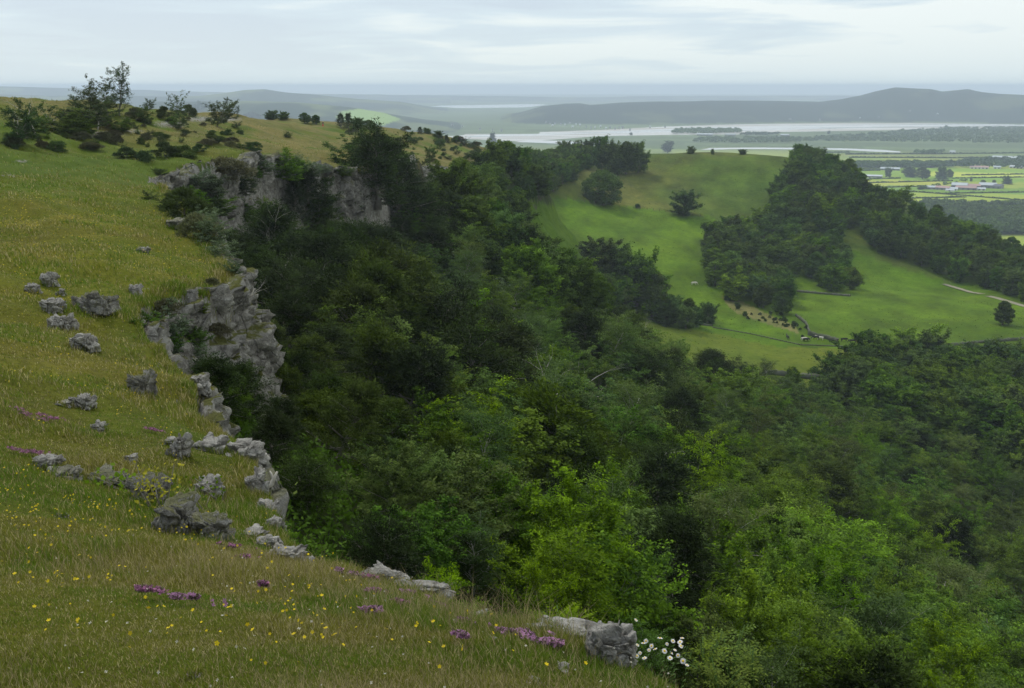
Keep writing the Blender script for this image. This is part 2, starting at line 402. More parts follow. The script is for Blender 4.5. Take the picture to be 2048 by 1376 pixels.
# ------------------------------------------------------------------ ground sheet
def px_poly(pts):
    return [hit(u, v)[:2] for u, v in pts]
def bx(x, y, sx, sy, rot, seed):
    c, s_ = math.cos(rot), math.sin(rot); a = (x * c + y * s_); b = (-x * s_ + y * c)
    iy = np.floor(b / sy); a = a + _h(iy, iy * 0, 0, seed) * sx; w = sx * (.6 + .9 * _h(iy, iy * 0, 3, seed)); ix = np.floor(a / w)
    fx = a / w - ix; fy = b / sy - iy
    edge = np.minimum(np.minimum(fx, 1 - fx) * w, np.minimum(fy, 1 - fy) * sy)
    return _h(ix, iy, 1, seed), _h(ix, iy, 2, seed), edge
def build_ground():
    azs = np.concatenate([np.linspace(-180, -62, 60, endpoint=False), np.linspace(-62, -31, 110, endpoint=False), np.linspace(-31, 31, 860, endpoint=False), np.linspace(31, 62, 90, endpoint=False), np.linspace(62, 180, 50, endpoint=False)])
    azs = np.radians(azs)
    rs = np.concatenate([[.05, .4, .8, 1.2], np.geomspace(1.5, 12, 190, endpoint=False), np.geomspace(12, 170, 420, endpoint=False), np.geomspace(170, 700, 190, endpoint=False), np.geomspace(700, 1300, 70, endpoint=False), np.geomspace(1300, 24000, 260)])
    A, R = np.meshgrid(azs, rs, indexing='ij'); x = (np.sin(A) * R).ravel(); y = (np.cos(A) * R).ravel()
    z, S = height(x, y)
    na, nr = A.shape
    i = np.arange(na)[:, None]; j = np.arange(nr - 1)[None]
    a = (i * nr + j); b = (i * nr + j + 1); c = (((i + 1) % na) * nr + j + 1); d = (((i + 1) % na) * nr + j)
    F = np.stack([a, b, c, d], -1).reshape(-1, 4)[:, ::-1]
    D = R.ravel(); U, Vv = proj(x, y, z)
    # real vegetation colours by place, low fields apart
    n1 = fbm2(x / 9, y / 9, 4, 71) ; n2 = fbm2(x / 2.3, y / 2.3, 3, 72); n3 = fbm2(x / 60, y / 60, 4, 73)
    col = np.zeros((len(x), 3)); kd = np.zeros((len(x), 3))
    def setc(m, c): col[m] = c
    def lerp(c1, c2, t): t = np.clip(t, 0, 1)[:, None]; return np.array(c1)[None] * (1 - t) + np.array(c2)[None] * t
    plat = S <= 0
    g = lerp((.062, .092, .005), (.104, .098, .014), .5 + n1 * .9 + n2 * .6)
    hollow = np.exp(-((D - 95) / 32) ** 2) * (x < -15)
    g = g * (1 - hollow[:, None] * .8) + np.array((.048, .082, .006))[None] * hollow[:, None] * .8
    brown = sstep(115, 150, D) * sstep(-.15, .25, n1 + .25)
    g = g * (1 - brown[:, None] * .6) + np.array((.135, .110, .042))[None] * brown[:, None] * .6
    farp = sstep(200, 300, D) * sstep(-110, -70, -np.abs(x + 30) * 0 - 90 + 0 * x)
    col[:] = g
    sl = ~plat
    col[sl] = lerp((.022, .034, .008), (.036, .046, .014), .5 + n1)[sl]
    cliffband = (S > 0) & (S < np.clip(D * .02, .5, 2.5)) & (D < 330)
    kd[cliffband, 0] = np.where(D[cliffband] < 175, .8, .42)
    # fields on the hill
    lowp = px_poly([(1045, 475), (1058, 430), (1120, 395), (1420, 432), (1470, 470), (1690, 495), (1900, 566), (2040, 575)]) + [(400, 430), (400, 200), (150, 180), (90, 220), (30, 280), (5, 340)]
    L = inpoly(x, y, lowp) & (S > 20) & (D < 760)
    hillm = (S > 40) & (D < 760) & (y > 330) & ~L
    col[hillm] = lerp((.054, .086, .009), (.082, .092, .016), .40 + n3 * 1.4 + n1 * .5)[hillm]
    crest = hillm & (D > 470)
    gs = np.exp(-(((x - 135) / 60) ** 2 + ((y - 520) / 28) ** 2))
    col[crest] = (col * (1 - gs[:, None] * .7) + np.array((.050, .090, .010))[None] * gs[:, None] * .7)[crest]
    lowvis = inpoly(U, Vv, [(1185, 312), (1090, 370), (1015, 400), (985, 475), (1040, 515), (1140, 580), (1230, 620), (1275, 650), (1460, 720), (1520, 600), (1420, 432), (1300, 400)]) & (D > 150) & (D < 760) & (S > 10)
    L = L | (lowvis & (Vv > np.interp(U, [980, 1060, 1120, 1420], [440, 404, 394, 434])))
    col[lowvis & ~L] = lerp((.058, .088, .008), (.088, .096, .018), .5 + n3 * 1.4)[lowvis & ~L]
    col[L] = lerp((.052, .104, .004), (.070, .120, .005), .5 + n3)[L]
    tex = 1 + .55 * fbm2(x / 7, y / 11, 4, 61) + .35 * fbm2(x / 28, y / 20, 3, 62)
    pm = (S > 20) & (D > 250) & (D < 760) & (y > 200); col[pm] *= tex[pm][:, None]
    hay = px_poly([(1275, 640), (1440, 668), (1560, 695), (1700, 697), (1720, 720), (1660, 757)]) + [(60, 230), (25, 290)]
    m = inpoly(x, y, hay) & (S > 20) & (D < 500)
    col[m] = lerp((.078, .112, .008), (.104, .122, .012), .5 + n3 + n1 * .3)[m]
    rough = px_poly([(1440, 590), (1480, 600), (1590, 650), (1600, 668), (1540, 650), (1470, 625)])
    m = inpoly(x, y, rough) & (D < 500); col[m] = lerp((.11, .115, .035), (.15, .14, .05), .5 + n2)[m]
    col[cliffband] = (.06, .055, .035)
    # low country: small hedged fields; a sunlit patch is painted into the nearer ones
    fv = D > 820
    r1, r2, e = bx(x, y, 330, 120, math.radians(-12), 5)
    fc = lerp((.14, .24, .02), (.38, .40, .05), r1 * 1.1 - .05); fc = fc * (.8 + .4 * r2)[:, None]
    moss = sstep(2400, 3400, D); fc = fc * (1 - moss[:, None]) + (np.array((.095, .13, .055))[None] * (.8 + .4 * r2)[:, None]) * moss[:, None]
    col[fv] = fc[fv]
    up = fv & (z > -182)
    wd = fbm2(x / 330, y / 330, 4, 91)
    hillc = lerp((.020, .036, .018), (.10, .125, .045), sstep(.12, .3, wd)); col[up] = hillc[up]
    knott = up & (D > 5200) & (D < 8000) & (x > 0); col[knott] = lerp((.016, .028, .018), (.06, .075, .035), sstep(.2, .4, wd))[knott]
    pale = inpoly(U, Vv, [(680, 224), (722, 216), (770, 226), (800, 238), (770, 250), (700, 246), (670, 236)]) & (D > 3500) & (D < 6500)
    col[pale] = (.20, .30, .06)
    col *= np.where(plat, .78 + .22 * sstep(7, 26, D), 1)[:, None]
    # limestone showing through the turf
    for (u, v, w, h, k) in [(180, 268, 110, 12, 1), (262, 262, 60, 10, .9), (255, 238, 60, 8, .8), (340, 248, 70, 14, 1), (400, 238, 60, 12, 1), (455, 238, 60, 10, 1), (500, 236, 30, 8, .8), (45, 322, 30, 7, 1), (60, 270, 30, 9, .7), (20, 350, 45, 12, .8), (620, 236, 30, 6, .9), (850, 350, 60, 20, .8)]:
        q = ((U - u) / w) ** 2 + ((Vv - v) / h) ** 2
        kd[:, 0] = np.maximum(kd[:, 0], np.where((D < 400) & plat & (D > 40), np.exp(-q) * k * .60, 0))
    gx = sstep(110, 150, D) * (D < 420) * plat
    kd[:, 0] = np.maximum(kd[:, 0], gx * .30)
    kd[:, 0] = np.maximum(kd[:, 0], np.where(plat & (D < 60), .16 + .22 * sstep(-3.5, -.3, S), 0))
    kd[:, 2] = np.where(plat, sstep(25, 38, D) * sstep(82, 60, D) * np.clip(.75 + n2 * .8, 0, 1), 0)
    yl = plat & (D > 25) & (D < 75); col[yl] *= np.array([1.05, 1.0, .9])
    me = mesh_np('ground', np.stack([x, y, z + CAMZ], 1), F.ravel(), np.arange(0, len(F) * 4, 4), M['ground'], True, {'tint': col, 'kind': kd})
    return link('ground', me, kind='structure')
build_ground()
print('ground', round(time.time() - T0, 1))
W = lambda p: (p[0], p[1], p[2] + CAMZ)
# ------------------------------------------------------------------ limestone crags, outcrops and boulders
def ordn(n):
    if 10 <= n % 100 <= 20: return '%dth' % n
    return '%d%s' % (n, {1: 'st', 2: 'nd', 3: 'rd'}.get(n % 10, 'th'))
def resample(P, step):
    d = np.r_[0, np.cumsum(np.hypot(*np.diff(P[:, :2], axis=0).T))]
    n = max(int(d[-1] / step), 3); t = np.linspace(0, d[-1], n)
    return np.stack([np.interp(t, d, P[:, k]) for k in range(P.shape[1])], 1)
def rim_section(a, b):
    """edge between two of the listed stations, by index in RIMPX"""
    pa, pb = np.array(RIMP[a][:2]), np.array(RIMP[b][:2])
    ia = int(((RIM[:, :2] - pa) ** 2).sum(1).argmin()); ib = int(((RIM[:, :2] - pb) ** 2).sum(1).argmin())
    return RIM[ia:ib + 1]
def crag(a, b, cell, amp, label, seed, ledge=None, H=None, out0=None, turf=1.0, topin=None, path=None, low=.05):
    P = rim_section(a, b) if path is None else np.array(path, float)
    step = cell / 9
    P = resample(P, step)
    k = max(int(cell * 1.2 / step), 1)
    ker = np.ones(2 * k + 1) / (2 * k + 1)
    Ps = P.copy()
    for c in range(2): Ps[:, c] = np.convolve(np.pad(P[:, c], k, mode='edge'), ker, 'valid')
    d = np.gradient(Ps[:, :2], axis=0); d /= np.linalg.norm(d, axis=1)[:, None] + 1e-9
    nrm = np.stack([d[:, 1], -d[:, 0]], 1)
    hh = P[:, 3] if H is None else np.full(len(P), H)
    zt = height(Ps[:, 0] - nrm[:, 0] * cell * .6, Ps[:, 1] - nrm[:, 1] * cell * .6)[0]
    zt = zt + fbm2(Ps[:, 0] / cell, Ps[:, 1] / cell, 2, seed) * cell * .22
    hm = float(hh.max()) * 1.15 + cell
    nz = max(int(hm / step), 6)
    top = cell * 1.2 if topin is None else topin
    rows_in = 7
    fr = np.linspace(0, 1, nz)
    off0 = cell * .25 if out0 is None else out0
    V = []
    ends = np.minimum(np.linspace(0, 1, len(P)), np.linspace(1, 0, len(P))); ends = sstep(0, .08, ends)
    for r in range(rows_in):
        q = r / rows_in; o = -top * (1 - q) + off0 * q; dz = -.6 * cell * (1 - q) ** 2
        V.append(np.stack([Ps[:, 0] + nrm[:, 0] * o, Ps[:, 1] + nrm[:, 1] * o, zt + dz - low], 1))
    for q in fr:
        dep = q * hm; o = off0 + dep * .05
        if ledge:
            for (lz, lo) in ledge: o = o + lo * sstep(lz - .05, lz + .12, dep)
        V.append(np.stack([Ps[:, 0] + nrm[:, 0] * o, Ps[:, 1] + nrm[:, 1] * o, zt - dep - low], 1))
    V = np.array(V); nr, nc = V.shape[:2]
    X = V.reshape(-1, 3)
    q = X / cell; q = q * (1, 1, .55); q = q + fbm3(q * .7, 2, seed)[:, None] * .6
    f1, c1 = facets(q, seed); f2, c2 = facets(q * 2.6 + 9, seed + 3)
    disp = (f1 - .5) * amp * 1.5 + (f2 - .5) * amp * .55 + fbm3(X / cell * 3, 3, seed) * amp * .35 - c1 * amp * .6 - c2 * amp * .28 + (facets(q * 5.3 + 4, seed + 8)[0] - .5) * amp * .30
    # bedding: layers stand in and out
    bed = vn2(X[:, 2] / (cell * .45), X[:, 0] * 0 + seed, seed) - .5
    disp = disp + bed * amp * .6
    rowk = np.repeat(np.arange(nr), nc)
    wgt = np.where(rowk < rows_in, (rowk / rows_in) ** 1.5 * .8, 1.0) * np.tile(ends, nr)
    N2 = np.tile(nrm, (nr, 1))
    X = X.copy(); X[:, 0] += N2[:, 0] * disp * wgt; X[:, 1] += N2[:, 1] * disp * wgt
    X[:, 2] += (f2 - .5) * amp * .4 * wgt - np.tile((1 - ends), nr) * cell * .8
    back = X.reshape(nr, nc, 3)
    # close it behind into the hill so that it has thickness
    bk = back[-1].copy(); bk[:, :2] = Ps[:, :2] - nrm * top; 
    allv = np.concatenate([X, bk]); nr2 = nr + 1
    i = np.arange(nr2)[:, None]; j = np.arange(nc - 1)[None]; i2 = (i + 1) % nr2
    F = np.stack([i * nc + j, i * nc + j + 1, i2 * nc + j + 1, i2 * nc + j], -1).reshape(-1, 4)[:, ::-1]
    org = allv.mean(0); org[2] = allv[:, 2].min()
    me = mesh_np('crag', allv - org, F.ravel(), np.arange(0, len(F) * 4, 4), M['cragrock'], False, {'turf': np.full(len(allv), turf)})
    return link('limestone_crag', me, loc=W(org), label=label, category='crag', group='grey limestone crags along the scarp edge')
crag(9, 12, .45, .13, 'jagged grey crag edge just below the bleached driftwood snag', 102, turf=.6, low=.10, topin=.14)
crag(13, 17, .55, .22, 'grey rock rib in the gully below the whitebeam bushes', 104, turf=1, low=.34, topin=.08, out0=.24)
crag(17, 20, .7, .36, 'broken dark grey crag wall behind the whitebeam bushes in the gully', 105, turf=1, low=.34, topin=.15)
crag(19, 22, .85, .42, 'pale grey bastion crag with a green turf ledge across its face', 106, ledge=[(1.7, .75)])
crag(22, 24, 1.2, .5, 'low pale crag lip below the stony turf beyond the bastion', 107)
crag(26, 29, 1.6, .95, 'tall furrowed grey crag at the near end of the far headland cliff', 108, turf=.8)
crag(29, 31, 1.6, 1.0, 'ivy streaked crag in the middle of the far headland cliff', 109, turf=.8)
crag(31, 33, 1.6, 1.1, 'light grey fluted crag face beside the big dark leaning yews', 110, turf=.7)
crag(35, 38, 2.6, 1.1, 'distant dark grey crag below the brown nose of the ridge', 111, turf=.9, H=3, low=.4)

def ico(sub):
    bpy_me = None
    import bmesh
    bm = bmesh.new(); bmesh.ops.create_icosphere(bm, subdivisions=sub, radius=1.0)
    V = np.array([v.co[:] for v in bm.verts]); F = np.array([[v.index for v in f.verts] for f in bm.faces]); bm.free(); return V, F
ICO5, ICO4, ICO3 = ico(6), ico(5), ico(4)
def rock_mesh(sx, sy, sz, seed, detail=5, rug=1.0, cells=2.2):
    V, F = {5: ICO5, 4: ICO4, 3: ICO3}[detail]
    V = V.copy(); p = V * cells * .5 + seed * 3.7
    p = p + fbm3(p, 2, seed)[:, None] * .5
    # squarish body
    q = np.sign(V) * np.abs(V) ** .72; q /= np.maximum(np.abs(q).max(1), 1e-6)[:, None] ** .35
    f1, c1 = facets(p, seed); f2, c2 = facets(p * 2.8 + 3, seed + 4)
    r = 1 + ((f1 - .5) * .55 + (f2 - .5) * .20 + fbm3(V * 5 + seed, 4, seed) * .12 - c1 * .22 - c2 * .07) * rug
    q = q * r[:, None]
    bed = (vn2(q[:, 2] * 4 + seed, q[:, 0] * 0, seed) - .5) * .22 * rug
    q[:, :2] *= (1 + bed)[:, None]
    return q * (sx, sy, sz), F
BASES = []
def boulder(u, v, wpx, hpx, label, seed, detail=4, turf=0.0, yaw=None, deep=1.0, rug=1.0, cells=2.2, group='pale limestone boulders in the turf', name='limestone_boulder', cat='boulder', lift=0.0, D=None, sink=.5):
    """u, v: where its foot meets the turf"""
    if D is None: x, y, z, D = hit(u, v)
    else: x, y, z = at(u, v, D)
    s = D * math.hypot(1, z / D) / 2000.0
    hw = wpx * s / 2 * (.74 if D < 14 else .66); hh = hpx * s / 2 / 1.3
    V, F = rock_mesh(hw, hw * deep, hh * 1.25, seed, detail, rug, cells)
    a = random.uniform(-.5, .5) if yaw is None else yaw
    c, sn = math.cos(a), math.sin(a)
    V = np.stack([V[:, 0] * c - V[:, 1] * sn, V[:, 0] * sn + V[:, 1] * c, V[:, 2] + hh * (1.25 - 2 * .25) * (1 - sink)], 1)
    me = mesh_np('boulder', V, F.ravel(), np.arange(0, len(F) * 3, 3), M['cragrock' if turf else 'rock'], False, {'turf': np.full(len(V), turf)})
    yy = hw * deep * .4
    X = x + x / D * yy; Y = y + y / D * yy
    Z = float(hgt(X, Y)) if D < 400 else z
    BASES.append((X, Y, hw, hw * deep, D))
    return link(name, me, loc=(X, Y, min(Z, z + hh * .3) + CAMZ + lift), label=label, category=cat, group=group)
for k, (u, v, w_, h_, lab, kw) in enumerate([
    (1218, 1330, 118, 98, 'big pale knobbly boulder at the lip beside the white daisies', dict(detail=5, deep=.8, sink=.2)),
    (1140, 1284, 200, 40, 'long white slab behind the purple thyme, joined to the daisy boulder', dict(detail=5, deep=.5)),
    (1062, 1275, 90, 30, 'white rounded slab at the lip behind the brightest thyme mat', dict(detail=5, deep=.5)),
    (1000, 1262, 34, 20, 'small white stone at the lip between two long slabs', dict()),
    (955, 1255, 62, 42, 'grey craggy stone at the lip below pinkish dry grass', dict(detail=5)),
    (845, 1190, 130, 34, 'thin white slab at the lip, half hidden in dry grass', dict(detail=5, deep=.5)),
    (778, 1168, 112, 44, 'low grey slab with reddish moss on the lip', dict(detail=5, deep=.6)),
    (722, 1168, 60, 22, 'flat grey slab under reddish moss, nearest the dry tuft', dict(deep=.6)),
    (1122, 1348, 44, 24, 'little pinkish stone in the turf in front of the long slab', dict()),
    (915, 1262, 48, 26, 'grey stone in the turf behind the middle thyme mats', dict()),
    (985, 1294, 34, 20, 'tiny grey stone set in the brightest thyme', dict()),
    (575, 1122, 104, 44, 'smooth white boulder perched at the corner of the lip', dict(detail=5, deep=.7)),
    (612, 1132, 50, 20, 'flat pale stone in dry grass next to the white corner boulder', dict()),
    (540, 1098, 58, 34, 'cream coloured boulder above the white corner boulder', dict(detail=5)),
    (505, 1078, 60, 26, 'lichen blotched stone beside the cream boulder', dict()),
    (548, 1058, 40, 34, 'stacked knobbly stone below the bleached snag', dict()),
    (535, 1030, 44, 40, 'grey knob of rock under the bleached snag', dict()),
    (512, 985, 52, 60, 'upright grey block on the edge beside the bleached snag', dict(detail=5)),
    (490, 922, 90, 52, 'fissured grey boulder overhanging the drop above the snag', dict(detail=5)),
    (425, 905, 60, 36, 'grey stone in grass just inland of the overhanging boulder', dict()),
    (418, 990, 62, 46, 'white topped block on the outcrop behind the yellow leaved sapling', dict(detail=5)),
    (362, 915, 44, 60, 'tall narrow stone beside the yellow leaved sapling', dict(detail=5)),
    (430, 1080, 92, 74, 'dark fissured outcrop face at the front of the turf hollow', dict(detail=5, turf=.8)),
    (368, 1066, 96, 90, 'mossy grey outcrop under the yellow leaved sapling', dict(detail=5, turf=.8)),
    (300, 1000, 80, 70, 'split dark boulder beside the yellow leaved sapling', dict(detail=5, turf=.7)),
    (215, 968, 90, 34, 'dark broken stones in grass behind the yellow patch', dict(turf=.7)),
    (98, 938, 60, 34, 'smooth pale boulder beside a pink thyme mat', dict(detail=5)),
    (128, 955, 64, 20, 'low dark stones right below the smooth pale boulder', dict(turf=.5)),
    (200, 862, 36, 24, 'lone rounded grey boulder in green turf', dict()),
    (165, 816, 52, 34, 'bright white humped boulder with a grass tail', dict(detail=5)),
    (128, 812, 36, 12, 'flat pale stone trailing from the bright humped boulder', dict()),
    (168, 700, 68, 38, 'deeply creased white boulder in the turf slope', dict(detail=5)),
    (125, 662, 56, 44, 'smooth striped grey boulder just above the creased white one', dict(detail=5)),
    (110, 622, 50, 28, 'flat topped boulder behind the smooth striped one', dict(detail=5)),
    (100, 570, 36, 28, 'white boulder, higher of the pair in the upper turf', dict()),
    (65, 585, 32, 22, 'grey boulder, lower of the pair in the upper turf', dict()),
    (122, 590, 20, 14, 'small grey stone near the pair in the upper turf', dict()),
    (200, 628, 90, 60, 'broad furrowed outcrop breaking the middle of the turf slope', dict(detail=5, turf=.8)),
    (168, 612, 40, 26, 'dark ledge at the side of the broad furrowed outcrop', dict(turf=.6)),
    (272, 590, 28, 26, 'leaning grey fin of rock above the gully', dict()),
    (285, 505, 28, 16, 'small white stone alone in the flowery turf', dict()),
    (352, 455, 56, 18, 'flat bedded stone near the scrub edge', dict(turf=.5)),
    (372, 462, 26, 14, 'small slanted stone touching the flat bedded one', dict()),
    (398, 445, 30, 22, 'layered grey stone at the scrub edge', dict()),
    (285, 790, 60, 60, 'shadowed outcrop with dead stems above the gully', dict(detail=5, turf=.8)),
    (352, 735, 40, 30, 'mossy stone at the head of the gully', dict(turf=.7)),
    (400, 785, 64, 44, 'pale creased boulder capping the rock rib in the gully', dict(detail=5)),
    (455, 810, 50, 22, 'sloping stone below the pale creased boulder over the drop', dict(turf=.5)),
    (262, 925, 30, 20, 'little grey stone behind the yellow leaved sapling', dict()),
    (345, 890, 30, 18, 'tiny grey stone inland of the tall narrow one', dict()),
    (125, 1035, 24, 10, 'flat stone lost in the long grass', dict()),
    (385, 1356, 34, 10, 'flat grey stone in the short turf at our feet', dict()),
    (650, 1246, 46, 8, 'bare grey stone flush with the turf', dict()),
    (548, 1250, 20, 8, 'chip of grey rock between two thyme mats', dict()),
    (1070, 1372, 40, 10, 'flat stone under the bare earth at our feet', dict()),
    (492, 318, 20, 10, 'small rock on the rim of the far headland', dict()),
]):
    boulder(u, v, w_, h_, lab, 200 + k, **kw)
for a_, b_, st_, r_ in ((8, 17, .22, .16), (17, 20, .35, .38), (20, 25, .5, .42)):
    Pq = resample(rim_section(a_, b_), st_); dq = np.gradient(Pq[:, :2], axis=0); dq /= np.linalg.norm(dq, axis=1)[:, None] + 1e-9
    for q_, d_ in zip(Pq, dq): BASES.append((q_[0] - d_[1] * r_ * .9, q_[1] + d_[0] * r_ * .9, r_, r_, math.hypot(q_[0], q_[1])))
print('rocks', round(time.time() - T0, 1))
# ------------------------------------------------------------------ vegetation models
from mathutils import Matrix
def unit(v): return v / (np.linalg.norm(v, axis=-1, keepdims=True) + 1e-9)
def leafquads(P, Nn, L, Wd, rng, dirv=None):
    """a pointed quad per leaf: P centre, Nn facing, L length, Wd width"""
    n = len(P)
    d = rng.normal(size=(n, 3)) if dirv is None else dirv + rng.normal(size=(n, 3)) * .35
    a = unit(d - Nn * (d * Nn).sum(1)[:, None]); b = np.cross(Nn, a)
    L = np.asarray(L)[..., None] if np.ndim(L) else L; Wd = np.asarray(Wd)[..., None] if np.ndim(Wd) else Wd
    V = np.stack([P - a * L * .5, P + b * Wd * .5 - a * L * .05, P + a * L * .5, P - b * Wd * .5 - a * L * .05], 1)
    return V.reshape(-1, 3)
def veg_mesh(name, V, mat, rng, shade=None):
    n = len(V) // 4; f, s = quads(n)
    sh = rng.random(n) if shade is None else shade
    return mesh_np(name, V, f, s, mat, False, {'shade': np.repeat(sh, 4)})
def crown_pts(rng, H, R, base, nl, per, lobe, env='round', lean=(0, 0), flat=.8, fill=.25):
    """lobes spread over the crown's volume; leaves on each lobe's upper shell"""
    C0 = []; RL = []
    for i in range(nl):
        t = rng.random() ** .8
        if env == 'round': e = math.sqrt(max(1 - (2 * t - .85) ** 2 * .85, .05))
        elif env == 'cone': e = (1 - t) ** .7 * .95 + .06
        elif env == 'column': e = .75 if t < .7 else .75 - (t - .7) * 1.5
        elif env == 'vase': e = .45 + .6 * t - .5 * max(t - .75, 0) * 2
        else: e = 1 - .3 * t
        z = base + (H - base) * t * .93; a = rng.random() * 2 * math.pi; r = R * e * math.sqrt(rng.random()) * .92
        k = (z - base) / H
        C0.append((math.cos(a) * r + lean[0] * k, math.sin(a) * r + lean[1] * k, z)); RL.append(R * lobe * (.65 + .7 * rng.random()))
    C0 = np.array(C0); RL = np.array(RL)
    P = []; Nn = []; Dv = []
    for c, r in zip(C0, RL):
        m = int(per * (r / (R * lobe)) ** 2); w = unit(rng.normal(size=(m, 3)))
        fl = (w[:, 2] < -.2) & (rng.random(m) < .65); w[fl, 2] *= -1
        rad = r * np.where(rng.random(m) < fill, rng.random(m) ** .5, .8 + .35 * rng.random(m))
        rad = rad * (1 + .28 * np.sin(w[:, 0] * 7 + c[0]) * np.cos(w[:, 1] * 6 + c[1] + w[:, 2] * 5))
        P.append(c + w * rad[:, None] * (1, 1, flat)); Nn.append(unit(w * .7 + rng.normal(size=(m, 3)) * .55 + (0, 0, .45))); Dv.append(w)
    P = np.concatenate(P); P[:, 2] = np.maximum(P[:, 2], base * .4)
    return P, np.concatenate(Nn), np.concatenate(Dv), C0, RL
def crown_branch(rng, H, R, base, nl, ntw, per, tuft, el=(.35, 1.1), env='round', lean=(0, 0), droop=0.0, tr=.12):
    """limbs leave the stem, twigs leave the limbs, a tuft of leaves sits on every twig"""
    m = MB(); n = 7; pts = []; rad = []
    for i in range(n):
        t = i / (n - 1); z = t * H * .9; k = max(z - base, 0) / H
        pts.append(np.array((lean[0] * k + rng.normal() * R * .035 * i ** .5, lean[1] * k + rng.normal() * R * .035 * i ** .5, z - (.5 if i == 0 else 0)))); rad.append(tr * (1 - .85 * t) * (1.35 if i == 0 else 1))
    m.tube(pts, rad, 7)
    P = []; Nn = []; Dv = []; Sh = []
    def add(c, d, r, sh):
        k = int(per * (.6 + .8 * rng.random())); w = unit(rng.normal(size=(k, 3))); w[:, 2] = np.where((w[:, 2] < -.3) & (rng.random(k) < .6), -w[:, 2], w[:, 2])
        q = rng.random(k) ** .45; a = (rng.random(k) * 2 - .9) * r * 1.5
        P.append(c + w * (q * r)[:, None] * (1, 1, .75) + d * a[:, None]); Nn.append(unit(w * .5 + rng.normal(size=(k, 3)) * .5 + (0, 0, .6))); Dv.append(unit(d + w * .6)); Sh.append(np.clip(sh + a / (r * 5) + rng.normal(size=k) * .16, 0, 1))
    az = rng.random() * 6.28
    for i in range(nl):
        t = (i + .5) / nl; az += 2.4 + rng.normal() * .3; z0 = base + (H * .86 - base) * t ** .9
        if env == 'cone': e = (1 - t) ** .75 * .95 + .12
        elif env == 'column': e = .62 + .25 * math.sin(t * 7 + az) if t < .75 else .5
        elif env == 'vase': e = .55 + .6 * t
        else: e = .55 + .75 * math.sin(math.pi * min(t * .8 + .16, 1))
        L = R * e * rng.uniform(.7, 1.25); ee = el[0] + (el[1] - el[0]) * t + rng.normal() * .12
        j = min(z0 / (H * .9) * (n - 1), n - 1.01); j0 = int(j); p0 = pts[j0] * (1 - j + j0) + pts[j0 + 1] * (j - j0)
        d = np.array((math.cos(az) * math.cos(ee), math.sin(az) * math.cos(ee), math.sin(ee))); LL = L / max(math.cos(ee), .45)
        p1 = p0 + d * LL * .55 + rng.normal(size=3) * R * .05; p2 = p0 + d * LL + (0, 0, -droop * L) + rng.normal(size=3) * R * .08
        r0 = tr * (1 - .85 * t) * .5; m.tube([p0, p1, p2], [r0, r0 * .6, r0 * .18], 5)
        ls = rng.random() * .55 + .15
        for q in range(ntw):
            s = .28 + .78 * (q + rng.random()) / ntw; b = (p0 * (1 - s / .55) + p1 * (s / .55)) if s < .55 else (p1 * (1 - (s - .55) / .45) + p2 * ((s - .55) / .45))
            td = unit(d * .7 + rng.normal(size=3) * .75 + (0, 0, .35 - droop)); tl = R * rng.uniform(.12, .36) * (1.15 - .4 * s); c = b + td * tl
            if q % 3 == 0: m.tube([b, c], [r0 * .3, r0 * .1], 3)
            add(c, td, tuft * rng.uniform(.65, 1.35), ls + rng.normal() * .14)
    P = np.concatenate(P); P[:, 2] = np.maximum(P[:, 2], .02)
    return P, np.concatenate(Nn), np.concatenate(Dv), np.concatenate(Sh), m
def proto2(kind, seed, H, R, base, nl, ntw, per, tuft, leaf, mat, aspect=.55, mode='leaf', bark='bark', tr=.12, el=(.35, 1.1), env='round', lean=(0, 0), droop=0.0):
    rng = np.random.default_rng(seed)
    P, Nn, Dv, sh, tm = crown_branch(rng, H, R, base, nl, ntw, per, tuft, el, env, lean, droop, tr)
    kz = H / np.percentile(P[:, 2], 99.5); kr = R / np.percentile(np.hypot(P[:, 0] - lean[0] * .5, P[:, 1] - lean[1] * .5), 93); P = P * (kr, kr, kz); tm.v = [(a * kr, b * kr, c * kz) for a, b, c in tm.v]
    n = len(P); L = leaf * (.6 + .8 * rng.random(n))
    if mode == 'spray':
        dv = unit(Dv + rng.normal(size=(n, 3)) * .35); Nq = unit(np.cross(dv, rng.normal(size=(n, 3)))); V = leafquads(P, Nq, L * 1.5, L * .42, rng, dv * 2.5)
    else: V = leafquads(P, Nn, L, L * aspect, rng, Dv * .8)
    print(kind, n, round(kz, 2), round(kr, 2))
    return veg_mesh(kind, V, M[mat], rng, sh), tm.mesh('trunk', M[bark], True), H, R
def limbs(H, R, base, C0, rng, tr, nb=7, lean=(0, 0)):
    m = MB(); n = 7
    pts = []; rad = []
    for i in range(n):
        t = i / (n - 1); z = t * H * .82; k = max(z - base, 0) / H
        pts.append((lean[0] * k + rng.normal() * R * .03 * i ** .5, lean[1] * k + rng.normal() * R * .03 * i ** .5, z - (.4 if i == 0 else 0))); rad.append(tr * (1 - .82 * t) * (1.35 if i == 0 else 1))
    m.tube(pts, rad, 7)
    idx = rng.permutation(len(C0))[:nb]
    for i in idx:
        c = C0[i]; z0 = max(c[2] - abs(c[2]) * .35, base * .7); z0 = min(z0, H * .7); j = z0 / (H * .82) * (n - 1); j0 = int(j)
        p0 = np.array(pts[min(j0, n - 1)]) * (1 - (j - j0)) + np.array(pts[min(j0 + 1, n - 1)]) * (j - j0)
        r0 = tr * (1 - .82 * z0 / (H * .82)) * .55
        mid = (p0 + c) / 2 + rng.normal(size=3) * R * .06; mid[2] += R * .05
        m.tube([p0, mid, c], [r0, r0 * .6, r0 * .2], 5)
    return m
